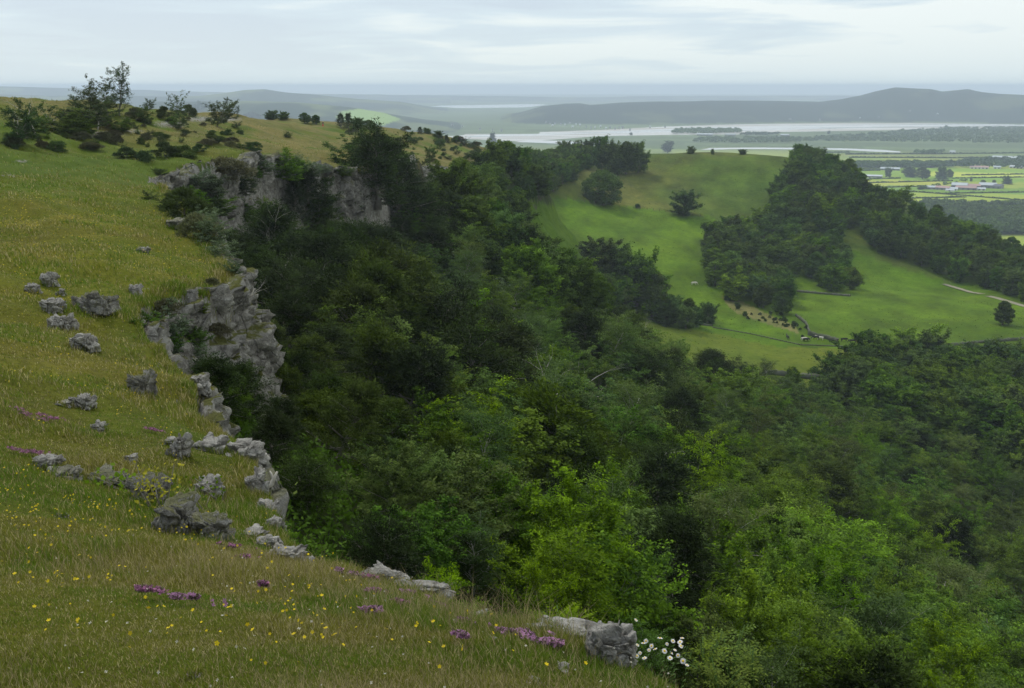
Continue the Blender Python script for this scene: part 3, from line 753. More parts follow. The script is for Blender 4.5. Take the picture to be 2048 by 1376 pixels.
def proto(kind, seed, H, R, base, nl, per, lobe, leaf, mat, env='round', lean=(0, 0), aspect=.55, mode='leaf', bark='bark', tr=None, flat=.8, fill=.25, nb=7, up=0):
    rng = np.random.default_rng(seed)
    P, Nn, Dv, C0, RL = crown_pts(rng, H, R, base, nl, per, lobe, env, lean, flat, fill)
    n = len(P); L = leaf * (.6 + .8 * rng.random(n))
    # leaf colour differs from spray to spray
    sh = np.clip(vn3(P / (R * .16), seed) * .8 + rng.random(n) * .45 - .12, 0, 1)
    if mode == 'spray':
        dv = unit(Dv + np.array([0, 0, up]) + rng.normal(size=(n, 3)) * .3)
        Nn = unit(np.cross(dv, rng.normal(size=(n, 3))))
        V = leafquads(P + dv * L[:, None] * .3, Nn, L * 1.3, L * .40, rng, dv * 2)
    else: V = leafquads(P, Nn, L, L * aspect, rng)
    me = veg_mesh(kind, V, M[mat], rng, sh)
    tm = limbs(H, R, base, C0, rng, tr or H * .018, nb, lean).mesh('trunk', M[bark], True)
    return me, tm, H, R
def make_tree(name, pr, parent_loc=(0, 0, -500)):
    e = bpy.data.objects.new(name, None); C.objects.link(e); e.location = parent_loc; e.empty_display_size = .5
    link('crown', pr[0], e); link('trunk', pr[1], e)
    return e
_first = {}
def plant(name, pr, loc, h, yaw=None, label=None, cat='tree', group=None, wide=1.0, tilt=(0, 0)):
    """one tree: the first of a model is built, the next ones copy it part by part"""
    key = (name, pr[0].name)
    if key not in _first: e = _first[key] = make_tree(name, pr)
    else:
        s = _first[key]; e = s.copy(); C.objects.link(e)
        for ch in s.children:
            c = ch.copy(); C.objects.link(c); c.parent = e
        for k in ('label', 'group'):
            if k in e: del e[k]
    k = h / pr[2]; e.scale = (k * wide * random.uniform(.88, 1.14), k * wide * random.uniform(.88, 1.14), k); e.location = W(loc)
    e.rotation_euler = (Matrix.Rotation(tilt[1], 3, 'Y') @ Matrix.Rotation(tilt[0], 3, 'X') @ Matrix.Rotation(random.uniform(0, 6.28) if yaw is None else yaw, 3, 'Z')).to_euler()
    e['category'] = cat
    if label: e['label'] = label
    if group: e['group'] = group
    return e
PR = {}
def P_(k, *a, **kw): PR.setdefault(k, []).append(proto(k, *a, **kw))
def Q_(k, *a, **kw): PR.setdefault(k, []).append(proto2(k, *a, **kw))
# near scrub and trees on the slope below the crags
for s_ in range(3):
    Q_('ash', 11 + s_, 8, 2.5 + .3 * s_, 1.3, 24, 12, 62, .36, .17, 'ash', aspect=.40, env=('round', 'vase', 'column')[s_], el=(.3, 1.25))
    Q_('yew', 21 + s_, 7.5, 2.3 + .25 * s_, .25, 40, 10, 56, .34, .13, 'yew', mode='spray', env=('cone', 'column', 'cone')[s_], el=(.05, .9), tr=.2, droop=.12)
    Q_('dull', 31 + s_, 6, 2.5, .4, 26, 11, 60, .34, .14, 'dull', aspect=.75, env=('vase', 'round', 'vase')[s_], el=(.5, 1.3), tr=.08)
for s_ in range(2):
    Q_('yewg', 41 + s_, 6.5, 2.3, .2, 38, 10, 56, .32, .13, 'yewg', mode='spray', env='cone', el=(.1, 1.0), tr=.2, droop=.05)
    Q_('birch', 51 + s_, 8.5, 1.9, 1.6, 28, 10, 50, .32, .12, 'birch', aspect=.6, bark='birchbark', env='column', el=(.5, 1.2), tr=.09, droop=.1)
    Q_('white', 61 + s_, 3.2, 1.4, .1, 20, 9, 42, .22, .10, 'white', aspect=.62, env='vase', el=(.6, 1.3), tr=.05)
    # field trees: big rounded broadleaves, seen from hundreds of metres
    Q_('broad', 71 + s_, 14, 5.8, 1.4, 38, 16, 52, 1.0, .46, 'oak', aspect=.7, tr=.4, el=(-.05, 1.3))
    Q_('broadash', 76 + s_, 14, 5.2, 1.6, 36, 15, 50, 1.0, .45, 'dull', aspect=.6, tr=.33, el=(.05, 1.3))
    Q_('thorn', 81 + s_, 3.6, 1.9, .5, 22, 9, 48, .22, .11, 'thorn', env='vase', lean=(1.3, .3), aspect=.6, tr=.1, el=(.2, .8))
    P_('juniper', 86 + s_, 1.6, 1.15, 0, 30, 240, .25, .11, 'juniper', env='round', mode='spray', up=.4, tr=.06, flat=.8, nb=3)
P_('dome', 79, 11, 6.6, .5, 150, 150, .15, .40, 'oak', env='round', aspect=.7, tr=.5, fill=.35)
P_('broad', 101, 14, 5.7, 1.2, 130, 130, .17, .46, 'oak', env='round', aspect=.7, tr=.4, fill=.35)
P_('broad', 102, 14, 5.0, 1.4, 120, 130, .18, .46, 'oak', env='column', aspect=.7, tr=.4, fill=.35)
P_('broadash', 103, 14, 5.3, 1.4, 120, 130, .17, .44, 'dull', env='round', aspect=.6, tr=.35, fill=.4)
P_('broadlight', 104, 14, 5.2, 1.4, 120, 130, .17, .44, 'ash', env='round', aspect=.6, tr=.35, fill=.4)
Q_('broad', 73, 15, 4.9, 2.0, 30, 13, 60, 1.1, .52, 'oak', env='column', aspect=.7, tr=.4)
Q_('broadlight', 74, 14, 5.3, 1.5, 28, 13, 58, 1.1, .5, 'ash', aspect=.6, tr=.35)
Q_('broadlight', 75, 14, 4.8, 1.5, 28, 13, 58, 1.1, .5, 'ash', env='vase', aspect=.6, tr=.35)
P_('heath', 91, 1.4, 1.2, 0, 20, 260, .27, .12, 'heath', env='round', mode='spray', up=.5, tr=.03, nb=10)
Q_('airy', 92, 5.6, 1.7, .4, 24, 9, 30, .2, .12, 'thorn', env='column', aspect=.6, tr=.09, lean=(.8, 0), el=(.6, 1.3))
Q_('airy', 93, 5.0, 2.0, .4, 24, 9, 34, .2, .12, 'thorn', env='vase', aspect=.6, tr=.09, lean=(-.5, 0), el=(.4, 1.2))

def dead_mesh(seed, H, spread=.8, forks=4, depth=4, r0=None, mat='dead', lean=(0, 0)):
    rng = random.Random(seed); m = MB()
    def br(p, d, L, r, k):
        pts = [p]; rr = [r]
        n = 4
        for i in range(n):
            d = unit(np.array(d) + np.array([rng.gauss(0, .16), rng.gauss(0, .16), rng.gauss(0, .1)]))
            p = p + d * L / n; pts.append(p); rr.append(r * (1 - .55 * (i + 1) / n))
        m.tube(pts, rr, 5 if k > 1 else 4)
        if k > 0:
            for j in range(forks if k < depth else forks + 1):
                i = rng.randint(2, n); a = rng.random() * 6.28
                nd = unit(d + np.array([math.cos(a), math.sin(a), rng.uniform(-.1, .5)]) * spread)
                br(pts[i], nd, L * rng.uniform(.5, .75), rr[i] * .62, k - 1)
    br(np.array([0, 0, -.2]), unit(np.array([lean[0], lean[1], 1.0])), H * .42, r0 or H * .018, depth)
    return m.mesh('dead_branches', M[mat], True)
DEAD = [dead_mesh(5, 5, .8, 2, 4), dead_mesh(6, 5, .6, 3, 3), dead_mesh(8, 5, .9, 2, 4, lean=(.3, 0))]
def dead_tree(u, v, hpx, label, k=0, D=None, yaw=0, group='bleached dead trees', dz=0, D_ground=True, name='dead_tree', fat=1.0):
    if D is None: x, y, z, D = hit(u, v)
    else: x, y, z = at(u, v, D)
    o = link(name, DEAD[k], loc=(x, y, z + CAMZ + dz), label=label, category='dead tree', group=group)
    s = hpx * D / 2000 / 5 * 1.15; o.scale = (s * fat, s * fat, s); o.rotation_euler = (0, 0, yaw); return o
print('models', round(time.time() - T0, 1))
# ------------------------------------------------------------------ planting
def scatter(xr, yr, spacing, ok, tries, seed, batch=None):
    """dart throwing in plan; spacing(D) apart; ok(x, y, z, S, D) -> bool mask"""
    rng = np.random.default_rng(seed)
    X = rng.uniform(xr[0], xr[1], tries); Y = rng.uniform(yr[0], yr[1], tries)
    # far ones are thinned first so that the nearest are examined at full density
    D = np.hypot(X, Y); sp = spacing(D)
    Z, S = height(X, Y)
    m = ok(X, Y, Z, S, D); X, Y, Z, S, D, sp = [a[m] for a in (X, Y, Z, S, D, sp)]
    out = []; cell = {}
    g = 6.0
    for i in range(len(X)):
        cx, cy = int(X[i] // g), int(Y[i] // g); r = sp[i]; good = True; R_ = int(r // g) + 1
        for a in range(cx - R_, cx + R_ + 1):
            for b in range(cy - R_, cy + R_ + 1):
                for j in cell.get((a, b), ()):
                    if (X[j] - X[i]) ** 2 + (Y[j] - Y[i]) ** 2 < r * r: good = False; break
                if not good: break
            if not good: break
        if good: cell.setdefault((cx, cy), []).append(i); out.append(i)
    out = np.array(out, int)
    return np.stack([X[out], Y[out], Z[out], S[out], D[out]], 1)
def row_labels(items, place, depth):
    """items: (object, look, x, D); each is told by its look, row and turn in the row"""
    rows = {}
    for o, look, x, D in items: rows.setdefault((look, int(math.log(max(D, 1) / 8) / math.log(depth))), []).append((math.atan2(x, math.sqrt(max(D * D - x * x, 0))), o))
    looks = {}
    for (look, r) in sorted(rows): looks.setdefault(look, []).append(r)
    for look, rr in looks.items():
        for n, r in enumerate(rr):
            for i, (_, o) in enumerate(sorted(rows[(look, r)], key=lambda q: q[0])):
                o['label'] = '%s, %s from the left in %s row %s' % (look, ordn(i + 1), ordn(n + 1), place)

# ---- the wood on the slope
FRONT = [(-300, -200), (370, -200), (385, 440), (520, 455), (560, 415), (640, 415), (745, 425), (758, -200), (930, -200), (945, 480), (960, 522), (1037, 556), (1107, 582), (1229, 622), (1274, 656), (1316, 680), (1403, 706), (1469, 724), (1530, 742), (1600, 745), (1660, 752), (1690, 720), (1740, 692), (1820, 690), (1900, 712), (2048, 716), (2600, 730)]
fu = np.array([p[0] for p in FRONT]); fv = np.array([p[1] for p in FRONT])
def hslope(D, s, r): return np.clip(2.0 + D * .058, 2.0, 6.9) * np.clip(.38 + s * .05, .38, 1.05) * r
def ok_slope(X, Y, Z, S, D):
    u, v = proj(X, Y, Z + hslope(D, S, .95)); ub, vb = proj(X, Y, Z)
    n = vn2(X / 9, Y / 9, 3) * 16 - 8
    return (S > np.clip(D * .012, .9, 3)) & (Y > 2) & (u > -100) & (u < 2250) & (v < 1750) & (v > np.interp(u, fu, fv) + n) & (D < 420) & ~((D > 290) & (Z > -25) & (u > 860))
pts = scatter((-45, 280), (0, 400), lambda D: np.clip(1.45 + D * .021, 1.45, 4.9), lambda X, Y, Z, S, D: ok_slope(X, Y, Z, S, D) & (D > 45), 60000, 5)
ptn = scatter((-22, 50), (0, 46), lambda D: np.clip(.95 + D * .034, 1.0, 2.7), lambda X, Y, Z, S, D: ok_slope(X, Y, Z, S, D) & (D <= 46), 16000, 6)
pts = np.concatenate([pts, ptn])
order = np.argsort(pts[:, 4]); pts = pts[order]
print('slope trees', len(pts))
rs = random.Random(3)
LOOKS = {'ash': ['bright green feathery ash', 'tall bright green ash'], 'yew': ['black green spiky yew', 'tall black green yew'], 'yewg': ['gold tipped dark yew'], 'dull': ['dull green bushy hazel', 'tall dull green hazel'], 'birch': ['grey green slender birch'], 'broad': ['big dark domed sycamore'], 'broadash': ['big dull green ash'], 'broadlight': ['big fresh green sycamore'], 'white': ['silvery leaved whitebeam']}
NAME = {'ash': 'ash_tree', 'yew': 'yew_tree', 'yewg': 'golden_yew_tree', 'dull': 'hazel_tree', 'birch': 'birch_tree', 'broad': 'sycamore_tree', 'broadash': 'field_ash_tree', 'broadlight': 'green_sycamore_tree', 'white': 'whitebeam_bush'}
GROUP = {'ash': 'ash trees in the wood on the slope', 'yew': 'dark yews in the wood on the slope', 'yewg': 'gold tipped yews in the wood on the slope', 'dull': 'hazels in the wood on the slope', 'birch': 'birches in the wood on the slope', 'broad': 'sycamores at the foot of the slope', 'broadash': 'big ashes at the foot of the slope', 'broadlight': 'sycamores at the foot of the slope', 'white': 'whitebeams on the slope'}
items = []
cnt = {}
uu, vv = proj(pts[:, 0], pts[:, 1], pts[:, 2] + 4)
nz = vn2(pts[:, 0] / 16 + 3, pts[:, 1] / 16, 8); nz2 = vn2(pts[:, 0] / 7 + 3, pts[:, 1] / 7, 18)
over = []
DENSE = inpoly(uu, vv, [(1660, 700), (2200, 690), (2200, 930), (2040, 940), (1900, 860), (1760, 830), (1680, 790)])
for i, (x, y, z, s, D) in enumerate(pts):
    u, v = uu[i], vv[i]; r = rs.random(); n = nz[i]
    # dark yews crowd under the crags and in tongues down the slope, ash takes the lower ground
    py = .85 * math.exp(-((max(u - 580, 0)) / 240) ** 2) + .08 + .38 * (n > .62) * (u < 1500)
    if u > 1500: py = .10
    if v > 1150 and u > 800: py = .22 if u < 1250 else .08
    if DENSE[i]: k = 'broad' if r < .62 else ('broadlight' if r < .8 else 'broadash')
    elif r < py: k = 'yewg' if (rs.random() < .34 and v > 560) else 'yew'
    else:
        q = rs.random()
        if u > 1350 or v > 950: k = 'ash' if q < .62 else ('dull' if q < .84 else 'birch')
        else: k = 'ash' if q < .28 else ('dull' if q < .72 else ('birch' if q < .95 else 'white'))
    if cnt.get(k, 0) >= (296 if k != 'yew' else 280): over.append((x, y, z, D, k)); continue
    cnt[k] = cnt.get(k, 0) + 1
    h = float(hslope(D, s, rs.uniform(.62, 1.35)))
    if k in ('yew', 'yewg'): h *= 1.05
    if k in ('birch',): h *= 1.12
    if k == 'white': h *= .6
    if DENSE[i]: h = rs.uniform(8.5, 13)
    pr = rs.choice(PR[k]); tilt = (rs.uniform(-.08, .08), rs.uniform(.12, .42) if k in ('yew', 'yewg') else rs.uniform(-.02, .22))
    o = plant(NAME[k], pr, (x, y, z - .1), h, None, None, 'bush' if k == 'white' else 'tree', GROUP[k], rs.uniform(.95, 1.3) * (1.1 if D < 60 else 1.15) * (1.15 if k in ('yew', 'yewg') else 1), tilt)
    lk = LOOKS[k]; items.append((o, lk[1] if len(lk) > 1 and h > 7.4 else lk[0], x, D))
row_labels(items, 'of slope wood below crags', 1.14)
def canopy_rest():
    """the farthest trees of the slope, beyond the 300 largest of each kind"""
    rng = np.random.default_rng(3); O = np.array([o[:4] for o in over]); kk = np.array([o[4] for o in over]); print('rest', len(O))
    for nm, ks, mt in (('distant_leafy_canopy', ('ash', 'broadlight'), 'ash'), ('distant_dull_canopy', ('dull', 'birch', 'white', 'broad', 'broadash'), 'dull'), ('distant_yew_canopy', ('yew', 'yewg'), 'yew')):
        q = O[np.isin(kk, ks)]
        if not len(q): continue
        nl, per = 14, 26; k = len(q); H_ = rng.uniform(4.8, 8.2, k); R_ = H_ * .36
        c = rng.normal(size=(k, nl, 3)); c = c / np.linalg.norm(c, axis=2)[..., None] * (rng.random((k, nl, 1)) ** .5) * R_[:, None, None] * (1, 1, 1.1); c[..., 2] += H_[:, None] * .56
        w = unit(rng.normal(size=(k, nl, per, 3))); w[..., 2] = np.where(w[..., 2] < -.2, -w[..., 2], w[..., 2])
        P = c[:, :, None, :] + w * (R_ * .34)[:, None, None, None] * (.5 + .7 * rng.random((k, nl, per, 1))); P = P + q[:, None, None, :3]; P[..., 2] += CAMZ
        Nn = unit(w + rng.normal(size=w.shape) * .5 + (0, 0, .4)).reshape(-1, 3); P = P.reshape(-1, 3); L = .34 * (.6 + .8 * rng.random(len(P)))
        sh = np.repeat(np.clip(rng.random(k), 0, 1), nl * per) * .6 + np.repeat(rng.random(k * nl), per) * .25 + rng.random(len(P)) * .15
        link(nm, veg_mesh(nm, leafquads(P, Nn, L, L * .6, rng), M[mt], rng, sh), label={'ash': 'bright leafy canopy of the farthest trees on the slope', 'dull': 'dull green canopy of the farthest trees on the slope', 'yew': 'black yews merging at the far end of the slope'}[mt], category='woodland', kind='stuff')
canopy_rest()
print('slope planted', cnt, round(time.time() - T0, 1))

# ---- woods and groves round the hill fields
def wood(polys, xr, yr, sp, hr, kinds, place, names, seed, group, maxd=760, mind=250, wide=(1.0, 1.25), tries=14000, Smin=8):
    def ok(X, Y, Z, S, D):
        u, v = proj(X, Y, Z + hr[0] * .5); m = np.zeros(len(X), bool)
        for p in polys: m |= inpoly(u, v, p)
        return m & (D < maxd) & (D > mind) & (S > Smin)
    P = scatter(xr, yr, lambda D: D * 0 + sp, ok, tries, seed); P = P[np.argsort(P[:, 4])]
    its = []
    r = random.Random(seed)
    for x, y, z, s, D in P:
        k = r.choice(kinds); h = r.uniform(*hr)
        o = plant(names[k], r.choice(PR[k]), (x, y, z - .3), h, None, None, 'tree', group, r.uniform(*wide))
        its.append((o, {'broad': 'dark domed broadleaf', 'broadash': 'dull green broadleaf', 'broadlight': 'fresh green broadleaf', 'yew': 'black pointed yew'}[k], x, D))
    row_labels(its, place, 1.045); print(place, len(its))
NM = lambda p: {'broad': 'broadleaf_tree', 'broadash': 'dull_broadleaf_tree', 'broadlight': 'green_broadleaf_tree', 'yew': 'yew_tree'}
wood([[(905, 350), (955, 300), (1010, 292), (1180, 300), (1190, 312), (1160, 345), (1095, 378), (1045, 415), (1026, 470), (1075, 520), (1180, 575), (1230, 605), (1100, 590), (1000, 545), (930, 475), (900, 420)]],
     (-70, 75), (110, 680), 6.4, (6, 11), ['broad', 'broadash', 'broadash', 'broadlight', 'broad'], 'of wood beyond the crags', NM(0), 11, 'trees of the wood between the crags and the field', tries=34000, mind=110, Smin=3.5)
wood([[(1412, 535), (1425, 470), (1460, 450), (1510, 470), (1575, 520), (1580, 610), (1545, 605), (1445, 570)], [(1500, 450), (1520, 425), (1590, 400), (1640, 405), (1680, 440), (1665, 490), (1705, 560), (1650, 568), (1620, 545), (1560, 490)]],
     (50, 240), (300, 620), 7.4, (8, 12), ['broad', 'broadash', 'broadlight'], 'of grove in the pasture', NM(0), 12, 'trees of the grove dividing the hill pasture')
wood([[(1540, 410), (1570, 345), (1600, 305), (1680, 325), (1740, 380), (1800, 402), (1880, 440), (1960, 472), (2048, 515), (2160, 590), (2150, 640), (2060, 590), (2008, 565), (1950, 556), (1870, 535), (1800, 500), (1730, 470), (1680, 430), (1600, 410)]],
     (120, 330), (360, 640), 6.6, (7, 11), ['broad', 'broadash', 'broadash', 'broadlight'], 'of wood along hill shoulder', NM(0), 13, 'trees of the wood along the shoulder of the hill', tries=20000)
wood([[(1048, 490), (1090, 508), (1150, 548), (1185, 578), (1215, 575), (1240, 610), (1180, 605), (1100, 585), (1040, 545)], [(1330, 612), (1425, 622), (1425, 640), (1330, 635)]],
     (0, 110), (250, 460), 6.0, (7, 10), ['broad', 'broad', 'broadash'], 'of dark hedge below pasture', NM(0), 14, 'hedge trees below the steep pasture', tries=8000)

def one(kind, u, v, hpx, label, name, cat='tree', wide=1.0, group=None, D=None, yaw=None, var=0, tilt=(0, 0), sinkz=.15, fwd=0.0):
    if D is None: x, y, z, D = hit(u, v)
    else:
        x, y, z = at(u, v, D); z = hgt(x, y)
    h = hpx * math.hypot(D, z) / 2000 / .97; x -= x / D * fwd; y -= y / D * fwd
    return plant(name, PR[kind][var % len(PR[kind])], (x, y, z - sinkz), h, yaw, label, cat, group, wide, tilt)
G = 'trees standing in and around the hill pasture'
one('dome', 1205, 410, 66, 'big dark domed tree alone on the crest field boundary', 'sycamore_tree', wide=1.0, group=G, var=0)
one('broadash', 1368, 430, 46, 'brownish round thorn tree alone in the upper pasture', 'hawthorn_tree', wide=1.5, group=G, var=1)
one('broad', 1272, 625, 118, 'tallest tree in the hedge between the two fields', 'sycamore_tree', wide=1.0, group=G, D=338, var=1)
one('broadash', 1232, 618, 95, 'broad dull tree leaning on the tallest hedge tree', 'ash_tree', wide=1.2, group=G, D=338, var=0)
one('broad', 1303, 628, 92, 'dark tree just downhill of the tallest hedge tree', 'sycamore_tree', wide=1.0, group=G, D=338, var=2)
one('broad', 1195, 610, 72, 'low dark tree at the uphill foot of the hedge group', 'sycamore_tree', wide=1.3, group=G, D=338, var=0)
for i, (u, v, h, w_, k, t) in enumerate([(1203, 340, 62, .8, 'broadash', 'tall open tree at the near end of the crest copse'), (1228, 348, 60, .95, 'broad', 'second tree of the crest copse, dark and full'), (1252, 348, 62, 1.0, 'broad', 'tallest dark tree in the crest copse'), (1276, 345, 56, .95, 'broadash', 'last tree of the crest copse, nearest bare skyline'),
                                         (1335, 306, 22, 1.3, 'broad', 'small round tree on the skyline past the copse'), (1382, 307, 14, 1.4, 'broad', 'low bush on the skyline after the small round tree'), (1425, 309, 11, .7, 'broad', 'tiny dark bush on the skyline in mid crest'), (1485, 309, 10, 1.9, 'broadash', 'flat wide bush on the skyline nearest the shoulder wood'),
                                         (1275, 416, 9, 2.0, 'broad', 'low dark bush just downhill of the lone domed tree'), (1475, 618, 14, 1.1, 'broad', 'round dark bush below the grove by the rushy patch'), (1420, 548, 14, 1.2, 'broad', 'small bush at the uphill edge of the grove'), (1412, 480, 11, 1.1, 'broad', 'tiny bush between pasture and grove top'),
                                         (2005, 650, 44, 1.0, 'broad', 'lone tree with clear trunk near the stony track'), (1490, 788, 58, .8, 'birch', 'pale stemmed birch rising out of the slope wood edge'), (1585, 790, 50, 1.1, 'broad', 'dark round tree standing up at the lower field corner'),
                                         (1455, 600, 10, 1.6, 'broad', 'low bush by the fence above the rushy patch'), (1490, 632, 10, 1.3, 'broad', 'low bush at the head of the rushy patch')]):
    one(k, u, v, h, t, {'broad': 'sycamore_tree', 'broadash': 'ash_tree', 'birch': 'birch_tree'}[k] if h > 18 else 'field_bush', 'tree' if h > 18 else 'bush', w_, G, var=i)
# ---- big dark leaning trees by the headland cliff
G = 'dark trees against the headland cliff'
for i, (u, v, h, w_, k, t, D) in enumerate([(705, 332, 70, 1.4, 'dull', 'bushy dark tree on the rim beside the light grey crag', 149), (755, 400, 150, 1.3, 'yew', 'very tall black yew leaning over the headland cliff', 152), (800, 450, 140, 1.35, 'yew', 'second tall black yew beyond the headland cliff', 158),
                                            (765, 352, 88, 1.25, 'broad', 'dark full crowned tree behind the leaning yews', 158), (835, 470, 105, 1.4, 'yew', 'outer black yew of the leaning clump', 163), (790, 330, 50, 1.2, 'broad', 'low dark tree behind the full crowned one', 170),
                                            (590, 430, 84, .9, 'yew', 'black yew growing up the middle of the headland cliff', 133), (640, 470, 100, 1.2, 'yew', 'wide black yew under the ivy streaked crag', 131),
                                            (535, 470, 80, .8, 'ash', 'bright ash in the cleft between two headland crags', 118), (690, 520, 60, 1.2, 'yewg', 'gold tipped yew under the light grey crag', 138), (460, 490, 46, 1.4, 'yew', 'squat black yew under the furrowed crag', 108), (515, 345, 22, 1.2, 'dull', 'hazel hanging on top of the furrowed crag', 117),
                                            (425, 372, 26, 1.3, 'juniper', 'dark juniper on the rim above the furrowed crag', 108)]):
    one(k, u, v, h, t, {'dull': 'hazel_tree', 'yew': 'yew_tree', 'broad': 'sycamore_tree', 'ash': 'ash_tree', 'yewg': 'golden_yew_tree', 'juniper': 'juniper_bush'}[k], 'bush' if k == 'juniper' else 'tree', w_, G, D=None, var=i, sinkz=.6, fwd=1.6)
# ---- whitebeams, ferns and saplings on the scarp edge
G = 'silvery whitebeam bushes on the scarp edge'
for i, (u, v, h, w_, k, t, D) in enumerate([(330, 700, 110, 1.0, 'white', 'silvery whitebeam growing out of the gully wall', 25.5), (375, 740, 80, 1.2, 'white', 'whitebeam spreading low across the gully', 24), (425, 760, 75, 1.2, 'white', 'whitebeam nearest the pale creased boulder', 23.5), (300, 690, 60, .9, 'white', 'small whitebeam highest in the gully', 26.5),
                                            (425, 480, 70, 1.1, 'white', 'whitebeam on the edge above the bastion', 52), (445, 520, 60, 1.2, 'white', 'whitebeam overhanging beside the bastion top', 44), (465, 545, 50, .8, 'white', 'whitebeam at the very corner of the bastion', 40.5), (410, 450, 60, 1.1, 'white', 'whitebeam behind the layered stone', 60),
                                            (340, 410, 50, 1.5, 'dull', 'green hazel at the start of the edge scrub', 80), (300, 395, 30, 1.9, 'dull', 'low green hazel farthest up the turf', 84), (370, 430, 70, 1.2, 'juniper', 'dark juniper among the edge scrub', 70), (385, 380, 60, 1.6, 'white', 'broad whitebeam mound at the head of the combe', 92),
                                            (420, 390, 70, 1.3, 'white', 'whitebeam against the furrowed headland crag', 98), (350, 405, 40, 1.3, 'yew', 'dark yew in the middle of the edge scrub', 82), (395, 425, 70, 1.2, 'dull', 'hazel dropping over the combe edge', 74), (440, 430, 70, 1.1, 'dull', 'pale hazel under the furrowed crag', 92), (400, 470, 60, 1.0, 'heath', 'brown dead scrub beside the layered stone', 58),
                                            (490, 640, 30, .8, 'white', 'sprig of whitebeam at the end of the turf ledge', 34.5), (560, 315, 22, 1.6, 'white', 'whitebeam on the rim above the ivy streaked crag', 131), (595, 318, 22, 1.5, 'white', 'second whitebeam on the rim above the cliff', 136), (520, 318, 24, 1.3, 'white', 'first whitebeam on the headland rim', 127),
                                            (650, 340, 26, 1.6, 'white', 'whitebeam hanging over the light grey crag', 143), (495, 790, 90, .6, 'ash', 'bright green sapling below the bastion wall', 24), (478, 850, 110, .7, 'ash', 'bright ash sapling beside the grey rock rib', 21)]):
    h = h * (.78 if v < 480 else 1)
    one(k, u, v, h, t, {'white': 'whitebeam_bush', 'dull': 'hazel_bush', 'juniper': 'juniper_bush', 'yew': 'yew_bush', 'heath': 'dead_bush', 'ash': 'ash_sapling'}[k], 'bush', w_, G if k == 'white' else 'mixed scrub along the scarp edge', D=None, var=i, sinkz=.25, fwd=D * .016)
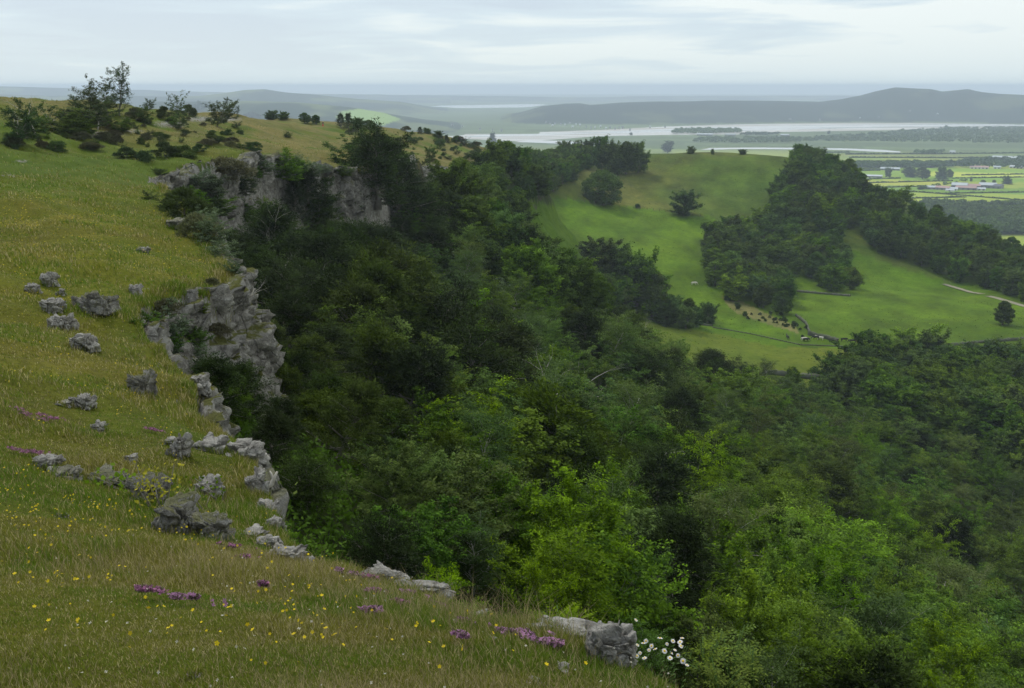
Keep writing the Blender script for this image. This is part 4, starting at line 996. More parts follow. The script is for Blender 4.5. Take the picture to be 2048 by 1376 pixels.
# ---- scrub on the plateau
PL = [('thorn', 38, 290, 78, .9, 'grey half dead thorn at the edge of the plateau scrub'), ('thorn', 150, 262, 62, 1.6, 'windswept green thorn leaning over the pavement'), ('airy', 178, 262, 84, 1.1, 'sparse brownish thorn behind the windswept green one'), ('airy', 215, 232, 78, 1.0, 'tall airy ash standing against the sky'), ('airy', 240, 232, 92, .8, 'tallest thin tree with a spike top against the sky'),
      ('dull', 142, 272, 50, 1.5, 'bright round bush on a short stem'), ('broad', 165, 268, 40, 1.4, 'dark green bush touching the bright round bush'), ('thorn', 295, 222, 24, 1.0, 'little thorn bent over on the skyline'), ('juniper', 328, 235, 24, 1.2, 'rounded dark juniper on the skyline'), ('airy', 357, 232, 46, .9, 'upright airy bush tallest of the skyline row'),
      ('juniper', 378, 232, 24, 1.0, 'dark juniper right of the upright airy bush'), ('thorn', 398, 222, 18, 1.6, 'flat topped thorn streaming sideways on the skyline'), ('thorn', 435, 254, 52, .9, 'bushy thorn standing on bare pavement'), ('airy', 460, 226, 24, 1.0, 'thin bush on the skyline beyond the pavement'), ('airy', 474, 228, 16, 1.2, 'low thin bush ending the skyline row'),
      ('airy', 362, 258, 40, 1.1, 'spreading bare twigged bush on the pavement'), ('heath', 505, 236, 12, 2.0, 'low brown scrub at the end of the pavement'), ('juniper', 113, 300, 22, 1.8, 'black cushion juniper low on the hollow side'), ('juniper', 254, 318, 26, 1.7, 'large dark juniper at the hollow edge'), ('juniper', 290, 322, 26, 1.0, 'upright dark juniper next to the large one'),
      ('juniper', 330, 313, 32, 1.2, 'rounded juniper, first of a joined pair'), ('juniper', 366, 314, 28, 1.6, 'wide juniper, second of the joined pair'), ('juniper', 398, 303, 18, 1.3, 'small juniper beyond the joined pair'), ('juniper', 506, 300, 20, 1.6, 'lone dark juniper on the green saddle'), ('dull', 575, 274, 12, 1.6, 'low green bush on the far green saddle'),
      ('dull', 320, 348, 14, 2.6, 'low nettle green clump in the hollow'), ('juniper', 318, 275, 13, 2.4, 'flat black juniper mat on the pavement edge'), ('juniper', 24, 292, 28, 1.0, 'dark juniper under the half dead thorn'), ('dull', 440, 282, 10, 2.6, 'low bright clump below the skyline row'),
      ('heath', 160, 280, 18, 1.7, 'grey brown heather hump by the pavement'), ('heath', 205, 280, 18, 1.7, 'second grey brown hump on the pavement'), ('heath', 268, 236, 22, 1.2, 'brown scrub bush below the skyline thorn'), ('dull', 290, 245, 30, 1.3, 'pale green bush among brown scrub'), ('heath', 180, 298, 16, 1.8, 'brown scrub below the second hump'), ('heath', 235, 290, 22, .8, 'upright brown juniper on the slope'),
      ('juniper', 282, 288, 16, .8, 'small black upright juniper in brown grass'), ('dull', 60, 262, 36, 1.4, 'green bush behind the dead pale thorn'), ('dull', 85, 255, 22, 1.6, 'second green bush behind the dead pale thorn'), ('thorn', 195, 256, 30, 1.8, 'dull bush filling beneath the airy trees'), ('dull', 245, 262, 24, 1.8, 'spreading dull bush below the airy ash'),
      ('broad', 545, 238, 16, 1.9, 'dark domed bush on the far ridge skyline'), ('broad', 568, 238, 14, 1.9, 'second domed bush on the far ridge skyline'), ('broad', 610, 246, 20, 1.6, 'dark domed bush past the white rock'), ('broad', 632, 248, 18, 1.6, 'last domed bush before the walker'), ('yew', 682, 256, 28, 1.1, 'dark pointed tree, first of the far ridge trees'), ('yew', 697, 258, 30, 1.1, 'dark pointed tree, second of the far ridge trees'),
      ('broad', 715, 256, 20, 1.6, 'rounded tree following the pointed pair'), ('broad', 738, 258, 18, 1.6, 'rounded tree at the end of the far clump'), ('yew', 840, 268, 14, 1.3, 'dark bush midway down the brown ridge'), ('broad', 855, 268, 12, 1.9, 'broad dark bush midway down the brown ridge'), ('broad', 876, 276, 14, 1.8, 'dark bush where the brown ridge steepens'), ('yew', 893, 286, 16, 1.2, 'pointed bush on the falling ridge'),
      ('broad', 912, 286, 14, 1.6, 'rounded bush on the falling ridge'), ('airy', 930, 292, 18, 1.2, 'sparse bush near the ridge end'), ('yew', 985, 300, 32, .9, 'ragged pointed tree at the ridge end'), ('dull', 862, 318, 26, 1.0, 'solitary bush on the brown slope above the dark crag'), ('yew', 880, 395, 40, 1.2, 'dark yew beside the distant dark crag'), ('yew', 905, 400, 50, 1.1, 'second dark yew below the distant dark crag')]
for i, (k, u, v, h, w_, t) in enumerate(PL):
    if k in ('juniper', 'heath', 'broad') and u < 520: h *= .8
    one(k, u, v, h, t, {'thorn': 'hawthorn_tree', 'airy': 'sparse_tree', 'dull': 'green_bush', 'broad': 'dark_bush', 'juniper': 'juniper_bush', 'heath': 'brown_bush', 'yew': 'pointed_tree'}[k], 'tree' if k in ('thorn', 'airy', 'yew') and h > 25 else 'bush', w_, 'trees and bushes of the plateau', var=i, yaw=(rs.uniform(-.4, .4) if k in ('thorn', 'airy') else None))
# small bushes dotted over the far brown ridge and the plateau scrub
its = []
r = random.Random(77)
for i in range(170):
    if i < 70: u, v = r.uniform(700, 965), 0; v = r.uniform(258 + max(u - 800, 0) * .22, 330)
    else: u, v = r.uniform(25, 480), r.uniform(232, 300)
    x, y, z, D = hit(u, v)
    if D > 420: continue
    k = r.choice(['heath', 'juniper', 'dull', 'thorn']); h = r.uniform(5, 13) * D / 2000
    o = plant({'thorn': 'hawthorn_bush', 'dull': 'green_bush', 'juniper': 'juniper_bush', 'heath': 'brown_bush'}[k], r.choice(PR[k]), (x, y, z - .1), h, None, None, 'bush', 'little bushes dotted over the ridge', r.uniform(1, 1.8))
    its.append((o, {'thorn': 'tiny sparse thorn', 'dull': 'tiny green bush', 'juniper': 'tiny dark juniper', 'heath': 'tiny brown bush'}[k], x, D))
row_labels(its, 'over the limestone ridge', 1.2)
# ---- dead trees
dead_tree(70, 268, 100, 'bare bleached thorn standing tall among green bushes', 0, yaw=1)
dead_tree(35, 272, 75, 'bare grey thorn at the edge of the plateau scrub', 1)
dead_tree(110, 262, 62, 'thin bare dark thorn against the distant hills', 2, yaw=2)
dead_tree(195, 260, 75, 'bare pale stems between the windswept thorns', 1, yaw=1)
dead_tree(490, 610, 85, 'single pale bare stem leaning out at the bastion corner', 2, D=36, yaw=0)
dead_tree(560, 500, 90, 'bare white branches on the dark yew slope', 0, D=105)
dead_tree(570, 560, 70, 'twisted bare white branches lower on the yew slope', 2, D=85, dz=1)
dead_tree(800, 660, 130, 'tall thin dead stem among hazels in the slope wood', 1, D=95, dz=-1)
dead_tree(1395, 1160, 150, 'long bare grey boughs in the shaded lower wood', 2, D=48, yaw=1.2, dz=-2)
dead_tree(880, 1190, 110, 'forked dead trunk just below the lip', 1, D=17, yaw=.5, dz=-.5)
dead_tree(895, 1195, 70, 'shorter dead trunk leaning across the forked one', 2, D=16, yaw=2.5, dz=-.4)
dead_tree(1285, 1010, 90, 'grey leafless thicket top in mid slope', 0, D=62, dz=-1)
dead_tree(500, 335, 40, 'bare stem standing alone on the headland rim', 2, D=118, yaw=1)
dead_tree(830, 350, 50, 'bare dark twigs beyond the leaning yews', 0, D=185)
dead_tree(900, 450, 70, 'brown dead branches under the distant crag', 1, D=190)
dead_tree(1480, 790, 72, 'pale forked birch skeleton at the wood edge', 1, D=255, dz=1)
print('plants', round(time.time() - T0, 1))

# ---- ground cover between the trees of the slope
def undergrowth():
    rng = np.random.default_rng(8); n = 120000
    a = np.radians(rng.uniform(-24, 40, n)); D = 4 * (200 / 4) ** rng.random(n); x = np.sin(a) * D; y = np.cos(a) * D; z, S = height(x, y)
    m = (S > np.clip(D * .03, .1, 3)) & (z < -4) & (z > -78); x, y, z, D = x[m], y[m], z[m], D[m]; k = 4; n = len(x)
    P = np.repeat(np.stack([x, y, z], 1), k, 0); sz = np.repeat(.10 + D * .0028, k); P += rng.normal(size=P.shape) * sz[:, None] * (1.2, 1.2, .6); P[:, 2] += sz * .9 + CAMZ
    Nn = unit(rng.normal(size=P.shape) * .8 + (0, 0, .8)); V = leafquads(P, Nn, sz * (.6 + .8 * rng.random(len(P))), sz * .5, rng)
    sh = np.repeat(np.clip(.5 + fbm2(x / 5, y / 5, 3, 4), 0, 1), k) * .7 + rng.random(len(P)) * .3
    link('undergrowth', veg_mesh('undergrowth', V, M['dull'], rng, sh), label='tangled bramble and ivy covering the ground between the slope trees', category='undergrowth', kind='stuff')
undergrowth()

# ---- bleached and bare trees among the living ones
its = []
r = random.Random(41)
for i in range(34):
    q = pts[r.randrange(len(pts))]
    if q[4] < 45 or q[4] > 300: continue
    o = link('dead_tree', r.choice(DEAD), loc=(q[0] + .8, q[1] - .8, q[2] + CAMZ), category='dead tree', group='bare trees among the slope wood')
    h = float(hslope(q[4], q[3], r.uniform(.95, 1.3))) / 5 * 1.45; o.scale = (h, h, h); o.rotation_euler = (r.uniform(-.2, .2), r.uniform(-.2, .3), r.uniform(0, 6))
    its.append((o, 'bare pale dead tree', q[0], q[4]))
row_labels(its, 'standing among the slope wood', 1.5)
G = 'small shrubs rooted in the crags'
for i, (u, v, h, k, lab) in enumerate([(300, 640, 34, 'dull', 'little green shrub at the inner end of the dark crag wall'), (335, 612, 26, 'heath', 'brown dead shrub on top of the dark crag wall'), (360, 650, 34, 'white', 'small whitebeam rooted in the middle of the dark crag wall'), (400, 610, 22, 'dull', 'green tuft on top of the crag wall beside the bastion'), (395, 680, 40, 'dull', 'green shrub low on the dark crag wall'),
                                        (440, 655, 20, 'heath', 'brown tuft on the turf ledge of the bastion'), (455, 700, 40, 'white', 'whitebeam rooted low on the bastion face'), (330, 690, 46, 'dull', 'bushy green shrub filling the gully'), (420, 560, 16, 'heath', 'brown heather at the top edge of the bastion'), (270, 640, 26, 'dull', 'green shrub just inland of the gully head'),
                                        (600, 340, 26, 'dull', 'green shrub on the rim of the ivy streaked crag'), (575, 360, 60, 'dull', 'green shrub halfway down the ivy streaked crag'), (625, 350, 34, 'white', 'whitebeam halfway down the headland cliff'), (655, 372, 22, 'dull', 'green shrub on the light grey crag'), (525, 345, 34, 'white', 'whitebeam high on the furrowed crag'), (505, 440, 40, 'dull', 'green shrub low on the furrowed crag'),
                                        (455, 360, 40, 'heath', 'grey scrub on the near corner of the headland'), (690, 352, 26, 'dull', 'green shrub on the rim above the light grey crag'), (615, 400, 60, 'yew', 'black yew low on the ivy streaked crag'), (492, 385, 40, 'yew', 'small black yew on the furrowed crag'), (650, 450, 56, 'yewg', 'gold tipped yew below the whitebeam on the cliff'), (425, 420, 36, 'dull', 'green shrub at the near foot of the headland')]):
    one(k, u, v, h, lab, {'dull': 'hazel_shrub', 'heath': 'brown_shrub', 'white': 'whitebeam_shrub', 'yew': 'yew_shrub', 'yewg': 'golden_yew_shrub'}[k], 'bush', 1.4, G, var=i, sinkz=.15, fwd=.7 if v > 500 else 1.8)
# ------------------------------------------------------------------ simple coloured materials
def plain(name, c, rough=.8, spec=.2, var=0.0, scale=5, c2=None, bump=0):
    t = NT(name)
    if var or c2:
        co = t.n('ShaderNodeTexCoord').outputs['Object']; n = t.noise(co, scale, 5)
        col = t.mix(n, c, c2 or tuple(x * (1 - var) for x in c))
        return t.pbr(col, rough, t.bump(n, bump, .05) if bump else None, spec)
    return t.pbr(c, rough, None, spec)
def blade_mat(name, trans=.38):
    t = NT(name); c = t.n('ShaderNodeAttribute', attribute_name='tint').outputs['Color']
    d = t.n('ShaderNodeBsdfPrincipled', {'Base Color': c, 'Roughness': .7, 'Specular IOR Level': .15}); tr = t.n('ShaderNodeBsdfTranslucent', {'Color': c})
    mx = t.n('ShaderNodeMixShader', {0: trans, 1: d.outputs[0], 2: tr.outputs[0]}); t.t.links.new(mx.outputs[0], t.out.inputs['Surface']); return t.m
M['blade'] = blade_mat('grass blades')
M['petal'] = blade_mat('petals', .3)
# ------------------------------------------------------------------ grass
def blade_faces(m):
    b = (np.arange(m) * 5)[:, None]
    f = np.concatenate([b, b + 1, b + 2, b + 4, b + 4, b + 2, b + 3], 1).ravel(); s = (np.arange(m) * 7)[:, None] + np.array([[0, 4]])
    return f, s.ravel()
def field_samples(n, d0, d1, az=33.5, seed=1, pw=1.0):
    rng = np.random.default_rng(seed)
    a = np.radians(rng.uniform(-az, az + 2, n)); t = rng.random(n) ** pw; D = d0 * (d1 / d0) ** t
    x = np.sin(a) * D; y = np.cos(a) * D; z, S = height(x, y); m = S < -.01
    return x[m], y[m], z[m], S[m], D[m], rng
def gcol(x, y, D, rng):
    n1 = fbm2(x / 9, y / 9, 4, 71); n2 = fbm2(x / 2.3, y / 2.3, 3, 72); n4 = fbm2(x / .8, y / .8, 3, 99)
    r = rng.random(len(x))
    n5 = fbm2(x / .35, y / .28, 3, 123); t = np.clip(.42 + n1 * .8 + n2 * 1.0 + n4 * .9 + n5 * .7 + (r - .5) * .5, 0, 1)[:, None]
    green = np.array((.098, .160, .012)); olive = np.array((.180, .172, .026)); straw = np.array((.36, .31, .14))
    c = green * (1 - t) + olive * t
    st = (rng.random(len(x)) < .16 + .22 * np.clip(t[:, 0], 0, 1) ** 2)[:, None]
    c = np.where(st, straw * (.6 + .6 * rng.random(len(x))[:, None]), c)
    return c * (.7 + .6 * rng.random(len(x))[:, None])
def blades(name, n, d0, d1, hh, ww, seed, label, pw=1.0, lean=.5, straw=None):
    x, y, z, S, D, rng = field_samples(n, d0, d1, seed=seed, pw=pw)
    lush = np.clip(.8 + fbm2(x / 1.6, y / 1.6, 3, 55) * 1.5, .35, 1.7)
    m = len(x); h = hh(D) * (.45 + .9 * rng.random(m)) * lush; w = ww(D) * (.7 + .6 * rng.random(m))
    if straw is not None:
        keep = rng.random(m) < np.clip(.35 + fbm2(x / 2, y / 2, 3, 66) * 1.6, .02, 1); x, y, z, D, h, w = [q[keep] for q in (x, y, z, D, h, w)]; m = len(x)
    a = rng.random(m) * 6.283; dx, dy = np.cos(a), np.sin(a)
    la = rng.normal(size=m) * 1.7 + 2.6; lx, ly = np.cos(la), np.sin(la); k = lean * (.3 + rng.random(m)) * h
    B = np.stack([x, y, z - .01], 1); side = np.stack([dx, dy, dx * 0], 1) * (w / 2)[:, None]; L = np.stack([lx, ly, lx * 0], 1)
    mid = B + L * (k * .35)[:, None]; mid[:, 2] += h * .6
    tip = B + L * k[:, None]; tip[:, 2] += h * .95
    V = np.stack([B - side, B + side, mid + side * .75, tip, mid - side * .75], 1).reshape(-1, 3)
    f, s = blade_faces(m)
    col = gcol(x, y, D, rng) if straw is None else np.array(straw) * (.5 + .8 * rng.random(m))[:, None]
    V[:, 2] += CAMZ
    me = mesh_np(name, V, f, s, M['blade'], False, {'tint': np.repeat(col, 5, 0)})
    return link(name, me, label=label, category='grass', kind='stuff')
blades('grass', 700000, 2.0, 14.5, lambda D: .060 + .0014 * D, lambda D: .0028 + .0005 * D, 1, 'short olive and straw grass of the near turf', pw=1.25)
blades('grass', 340000, 12, 85, lambda D: (.07 + .0012 * D) * np.clip(1.5 - D / 95, .3, 1), lambda D: .005 + .0006 * D, 2, 'windblown olive grass over the turf slope farther off', lean=.6)
blades('rough_grass', 80000, 70, 240, lambda D: .22 + D * 0, lambda D: .03 + .0002 * D, 12, 'tussocky grass on the far plateau', lean=.5)
blades('dry_grass', 44000, 2.2, 16, lambda D: .15 + D * 0, lambda D: .0012 + .0003 * D, 3, 'thin dry straw stalks standing above the turf', lean=.7, straw=(.30, .24, .12))
def tufts_round_rocks():
    rng = np.random.default_rng(77); A = []
    for X, Y, rx, ry, D in BASES:
        n = int(np.clip(500 * rx / (.02 * D + .1), 120, 900)); a = rng.random(n) * 6.283; q = rng.uniform(.45, 1.35, n)
        A.append(np.stack([X + np.cos(a) * rx * q, Y + np.sin(a) * ry * q, np.full(n, D), np.full(n, rx)], 1))
    A = np.concatenate(A); x, y, D, R0 = A.T; z, S = height(x, y); k = S < .12; x, y, z, D, R0 = x[k], y[k], z[k], D[k], R0[k]; m = len(x)
    h = (.05 + .0035 * D + R0 * .10) * (.4 + .9 * rng.random(m)); w = (.0022 + .0006 * D) * (.7 + .6 * rng.random(m)); a = rng.random(m) * 6.283
    B = np.stack([x, y, z - .01], 1); side = np.stack([np.cos(a), np.sin(a), a * 0], 1) * (w / 2)[:, None]; la = rng.random(m) * 6.283; Lh = np.stack([np.cos(la), np.sin(la), la * 0], 1) * (h * .4)[:, None]
    mid = B + Lh * .35; mid[:, 2] += h * .6; tip = B + Lh; tip[:, 2] += h
    V = np.stack([B - side, B + side, mid + side * .75, tip, mid - side * .75], 1).reshape(-1, 3); V[:, 2] += CAMZ
    link('grass_tufts', mesh_np('grass_tufts', V, *blade_faces(m), M['blade'], False, {'tint': np.repeat(gcol(x, y, D, rng), 5, 0)}), label='longer grass growing tight around the feet of the boulders', category='grass', kind='stuff')
tufts_round_rocks()
def tussocks():
    rng = np.random.default_rng(78); n = 110000; a = np.radians(rng.uniform(-3, 31, n)); D = rng.uniform(255, 680, n); x = np.sin(a) * D; y = np.cos(a) * D; z, S = height(x, y)
    u, v = proj(x, y, z); dens = np.clip(.35 + fbm2(x / 16, y / 16, 3, 5) * 1.6, .03, 1); k = (S > 22) & (z > -90) & (rng.random(n) < dens * .55) & (u > 980); x, y, z = x[k], y[k], z[k]; n = len(x)
    s = .12 + .20 * rng.random(n) ** 2; P = np.stack([x, y, z + s * .3 + CAMZ], 1); Nn = unit(rng.normal(size=(n, 3)) * .8 + (0, -.6, .6)); V = leafquads(P, Nn, s * 2.0, s * .9, rng)
    c = np.where(rng.random(n)[:, None] < .35, np.array((.044, .086, .006)), np.array((.110, .135, .020))) * (.6 + .7 * rng.random(n))[:, None]; f, st = quads(n)
    link('pasture_tussocks', mesh_np('pasture_tussocks', V, f, st, M['blade'], False, {'tint': np.repeat(c, 4, 0)}), label='coarse grass tussocks peppering the hill pasture', category='grass', kind='stuff'); print('tussocks', n)
tussocks()
# ------------------------------------------------------------------ flowers in the turf
def florets(P, size, col, rng, petals=5, up=.8, tall=None):
    """small open flowers: each a ring of petal quads facing up and out"""
    m = len(P); Vs = []
    nrm = unit(rng.normal(size=(m, 3)) * .45 + (0, -.25, up)); t = unit(np.cross(nrm, rng.normal(size=(m, 3)))); b = np.cross(nrm, t)
    for k in range(petals):
        a = 2 * math.pi * k / petals; d = t * math.cos(a) + b * math.sin(a); e = t * -math.sin(a) + b * math.cos(a); s = size[:, None]
        Vs.append(np.stack([P, P + d * s * .35 + e * s * .2, P + d * s * .55 + nrm * s * .08, P + d * s * .35 - e * s * .2], 1))
    V = np.concatenate(Vs, 1).reshape(-1, 3); c = np.repeat(col, 4 * petals, 0); return V, c
def px_mask(x, y, z, areas):
    u, v = proj(x, y, z); w = np.zeros(len(x))
    for (a, b, ru, rv, k) in areas: w = np.maximum(w, k * np.exp(-((u - a) / ru) ** 2 - ((v - b) / rv) ** 2))
    return w
YEL = [(100, 430, 260, 45, 1), (200, 520, 160, 45, .8), (60, 600, 90, 60, .9), (230, 640, 60, 20, .7), (60, 780, 110, 50, .5), (290, 810, 90, 60, .7), (250, 900, 120, 40, .9), (120, 1010, 130, 50, 1), (60, 1040, 60, 30, 1), (330, 1060, 160, 30, .5), (100, 700, 90, 70, .4), (440, 760, 30, 15, .8), (540, 1050, 25, 18, .9), (300, 1180, 500, 90, .10), (700, 1280, 500, 70, .06)]
def yellow():
    x, y, z, S, D, rng = field_samples(190000, 2.6, 60, seed=31, pw=.8)
    w = px_mask(x, y, z, YEL) * np.clip(.5 + fbm2(x / .9, y / .9, 3, 17) * 2.2, 0, 1); k = rng.random(len(x)) < w * .34
    x, y, z, D = x[k], y[k], z[k], D[k]; m = len(x); z = z + .05 + .10 * rng.random(m) * (.5 + D / 40)
    P = np.stack([x, y, z + CAMZ], 1); size = (.008 + .010 * rng.random(m)) * (1 + D / 30)
    c = np.array((.62, .46, .012)) * (.75 + .4 * rng.random(m))[:, None]
    V, c = florets(P, size, c, rng, 5); f, s = quads(len(V) // 4)
    link('yellow_flowers', mesh_np('yellow_flowers', V, f, s, M['petal'], False, {'tint': c}), label='small yellow rockrose and trefoil flowers speckling the turf', category='flowers', kind='stuff'); print('yellow', m)
yellow()
def whites():
    x, y, z, S, D, rng = field_samples(600, 2.4, 14, seed=37); m = len(x)
    P = np.stack([x, y, z + CAMZ + .06 + .06 * rng.random(m)], 1); c = np.array((.55, .52, .42)) * (.6 + .5 * rng.random(m))[:, None]
    V, c = florets(P, .006 + .008 * rng.random(m), c, rng, 4); f, s = quads(len(V) // 4)
    link('pale_seed_heads', mesh_np('pale_seed_heads', V, f, s, M['petal'], False, {'tint': c}), label='tiny cream flowers and seed heads among the near grass', category='flowers', kind='stuff')
whites()
for k, (u, v, w_, h_, lab, dn) in enumerate([(1055, 1290, 84, 24, 'brightest purple thyme mat in front of the white slab', 1.6), (1010, 1284, 40, 18, 'smaller purple thyme mat touching the brightest one', 1), (912, 1292, 46, 14, 'vivid pink thyme mat in front of the grey stone', 1), (870, 1226, 60, 16, 'faded pink thyme mat in reddish dry grass', .8),
                                          (760, 1200, 44, 26, 'dark purple thyme clump under the mossy slab', .9), (745, 1240, 44, 12, 'long pink thyme streak in olive grass', 1), (800, 1222, 30, 10, 'small pink thyme patch between two streaks', .8), (925, 1262, 26, 10, 'pink thyme beside the grey stone in the turf', .8),
                                          (690, 1158, 46, 14, 'reddish pink thyme mat where the dry grass meets the lip', 1), (835, 1204, 60, 14, 'pale pink thyme mat just behind the thin white slab', 1), (965, 1272, 36, 12, 'pink thyme mat by the grey craggy stone', 1.1), (1100, 1306, 60, 14, 'scattered pink thyme under the long white slab', 1),
                                          (372, 1214, 90, 16, 'pink thyme band, longest in the near turf', 1.2), (442, 1229, 34, 9, 'small pink thyme patch below the longest band', 1), (295, 1200, 60, 14, 'purplish thyme patch leading to the longest band', .7), (470, 1105, 70, 10, 'pale pink thyme haze below the front outcrop', .6),
                                          (525, 1186, 26, 6, 'tiny pink thyme patch alone in grass', .8), (70, 838, 56, 20, 'dusky pink thyme mat high in the turf', .8), (118, 846, 30, 10, 'little thyme mat below the dusky one', .8), (60, 912, 70, 12, 'thyme mat beside the smooth pale boulder', .8),
                                          (308, 866, 34, 12, 'purple thyme on the outcrop above the tall narrow stone', .8), (735, 1168, 70, 16, 'reddish thyme crusting the lip slab', .7), (486, 1128, 60, 12, 'faint thyme patch by the stony lip', .8)]):
    x0, y0, z0, D = hit(u, v); rng = np.random.default_rng(500 + k); s = D / 2000
    n = int(900 * dn * (w_ * h_ / 1600) ** .5); rx, ry = w_ * s / 2, h_ * s / 2 / .45
    a = rng.random(n) * 6.28; q = rng.random(n) ** .75 * (1.15 + .45 * np.sin(a * 3 + k) * rng.random(n)); px, py = x0 + np.cos(a) * q * rx, y0 + np.sin(a) * q * ry
    keep = fbm2(px / .07, py / .07, 3, k) > .03; px, py = px[keep], py[keep]; n = len(px)
    pz, ps = height(px, py); ok_ = ps < .05; px, py, pz = px[ok_], py[ok_], pz[ok_]; n = len(px)
    if n < 5: continue
    pz = pz + .035 + .03 * rng.random(n) + .012
    grn = rng.random(n) < .35
    c = np.where(grn[:, None], np.array((.07, .06, .03)), np.array((.38, .19, .32)) if dn >= 1 else np.array((.30, .12, .22))) * (.6 + .7 * rng.random(n))[:, None]
    V, c = florets(np.stack([px - x0, py - y0, pz - z0], 1), (.008 + .010 * rng.random(n)) * (1 + D / 20), c, rng, 4); f, st = quads(len(V) // 4)
    link('thyme_mat', mesh_np('thyme_mat', V, f, st, M['petal'], False, {'tint': c}), loc=W((x0, y0, z0)), label=lab, category='thyme', group='mats of pink thyme in the turf')
# ---- oxeye daisies
M['dpet'] = plain('white ray petals', (.54, .53, .49), .7); M['ddisc'] = plain('yellow flower centre', (.60, .38, .02), .8); M['stem'] = plain('green stem', (.06, .11, .02), .7)
def daisy():
    e = bpy.data.objects.new('daisy', None); C.objects.link(e); rng = random.Random(4)
    m = MB()
    for k in range(17):
        a = 2 * math.pi * k / 17 + rng.uniform(-.05, .05); c, s = math.cos(a), math.sin(a); L = .024 * rng.uniform(.9, 1.08); w = .0034; dz = rng.uniform(-.004, .003)
        m.add([(c * .006 - s * w * .6, s * .006 + c * w * .6, 0), (c * .006 + s * w * .6, s * .006 - c * w * .6, 0), (c * L * .7 + s * w, s * L * .7 - c * w, dz * .5 + .001), (c * L, s * L, dz), (c * L * .7 - s * w, s * L * .7 + c * w, dz * .5 + .001)], [(0, 1, 2, 3, 4)])
    link('petals', m.mesh('petals', M['dpet']), e)
    m = MB(); R_ = []
    for j, (r, z) in enumerate([(.0085, -.001), (.0085, .002), (.006, .0042), (.003, .005), (.0004, .0052)]): R_.append([(math.cos(i * .6283) * r, math.sin(i * .6283) * r, z) for i in range(10)])
    V = [p for q in R_ for p in q]; F = [(j * 10 + i, j * 10 + (i + 1) % 10, j * 10 + 10 + (i + 1) % 10, j * 10 + 10 + i) for j in range(4) for i in range(10)] + [tuple(range(10))[::-1], tuple(range(40, 50))]
    m.add(V, F); link('flower_centre', m.mesh('flower_centre', M['ddisc'], True), e)
    m = MB(); m.tube([(0, 0, -.001), (.004, .003, -.12), (.012, .004, -.25), (.014, .0, -.46)], [.0012, .0014, .0017, .002], 5); 
    for z in (-.12, -.2, -.27, -.33):
        m.add([(.006, 0, z), (.03, .006, z + .02), (.045, .0, z + .03), (.03, -.006, z + .018)], [(0, 1, 2, 3)])
    link('stem', m.mesh('stem', M['stem'], True), e)
    return e
d0 = daisy(); first = True; rd = random.Random(9)
DA = [(1272, 1240), (1320, 1276), (1346, 1282), (1364, 1276), (1362, 1292), (1262, 1284), (1275, 1290), (1287, 1286), (1292, 1282), (1303, 1292), (1310, 1298), (1268, 1302), (1280, 1306), (1289, 1316), (1334, 1288), (1350, 1300), (1343, 1306), (1356, 1311), (1258, 1296), (1298, 1300), (1329, 1302), (1340, 1316), (1274, 1312), (1360, 1284), (1366, 1322), (1374, 1330)]
for i, (u, v) in enumerate(DA):
    o = d0 if first else copy_tree(d0); first = False
    x, y, z = at(u, v, 4.55 + .5 * rd.random() + (1300 - v) * .006); o.location = (x, y, z + CAMZ); k = rd.uniform(.45, .72); o.scale = (k, k, k)
    o.rotation_euler = (rd.uniform(-.35, .95), rd.uniform(-.6, .6), rd.uniform(-.6, .6)); o['category'] = 'daisy'; o['group'] = 'oxeye daisies on the lip'
    o['label'] = {0: 'tall daisy standing well above all the others', 1: 'highest daisy in the white clump, facing up', 24: 'daisy hanging low beside the leafy green sapling', 25: 'lowest daisy next to the leafy green sapling'}.get(i, 'white oxeye daisy in the crowded clump beside the big pale boulder')
# ---- pinnate leaves, ferns, saplings
def pinnate(MV, base, d, L, n, lw, rng, droop=.35, taper=True):
    """a frond: leaflets in pairs along a drooping rib"""
    d = unit(np.array(d, float)); p = np.array(base, float)
    for i in range(n):
        t = (i + .5) / n; q = unit(d + np.array([0, 0, -droop * t * 1.6])); p = p + q * L / n
        side = unit(np.cross(q, (0, 0, 1)) + 1e-6); up = np.cross(side, q)
        k = (1 - t) ** .7 * 1.15 if taper else math.sin(math.pi * min(t + .22, .97)) * 1.0
        l = lw * max(k, .12)
        for s in (-1, 1):
            dr = unit(side * s + q * .45 + up * rng.uniform(-.2, .25)); w = np.cross(up, dr) * l * (.16 if taper else .22)
            MV.append([p, p + dr * l * .5 + w, p + dr * l, p + dr * l * .5 - w])
    if not taper: MV.append([p, p + q * lw * .4 + side * lw * .2, p + q * lw * .9, p + q * lw * .4 - side * lw * .2])
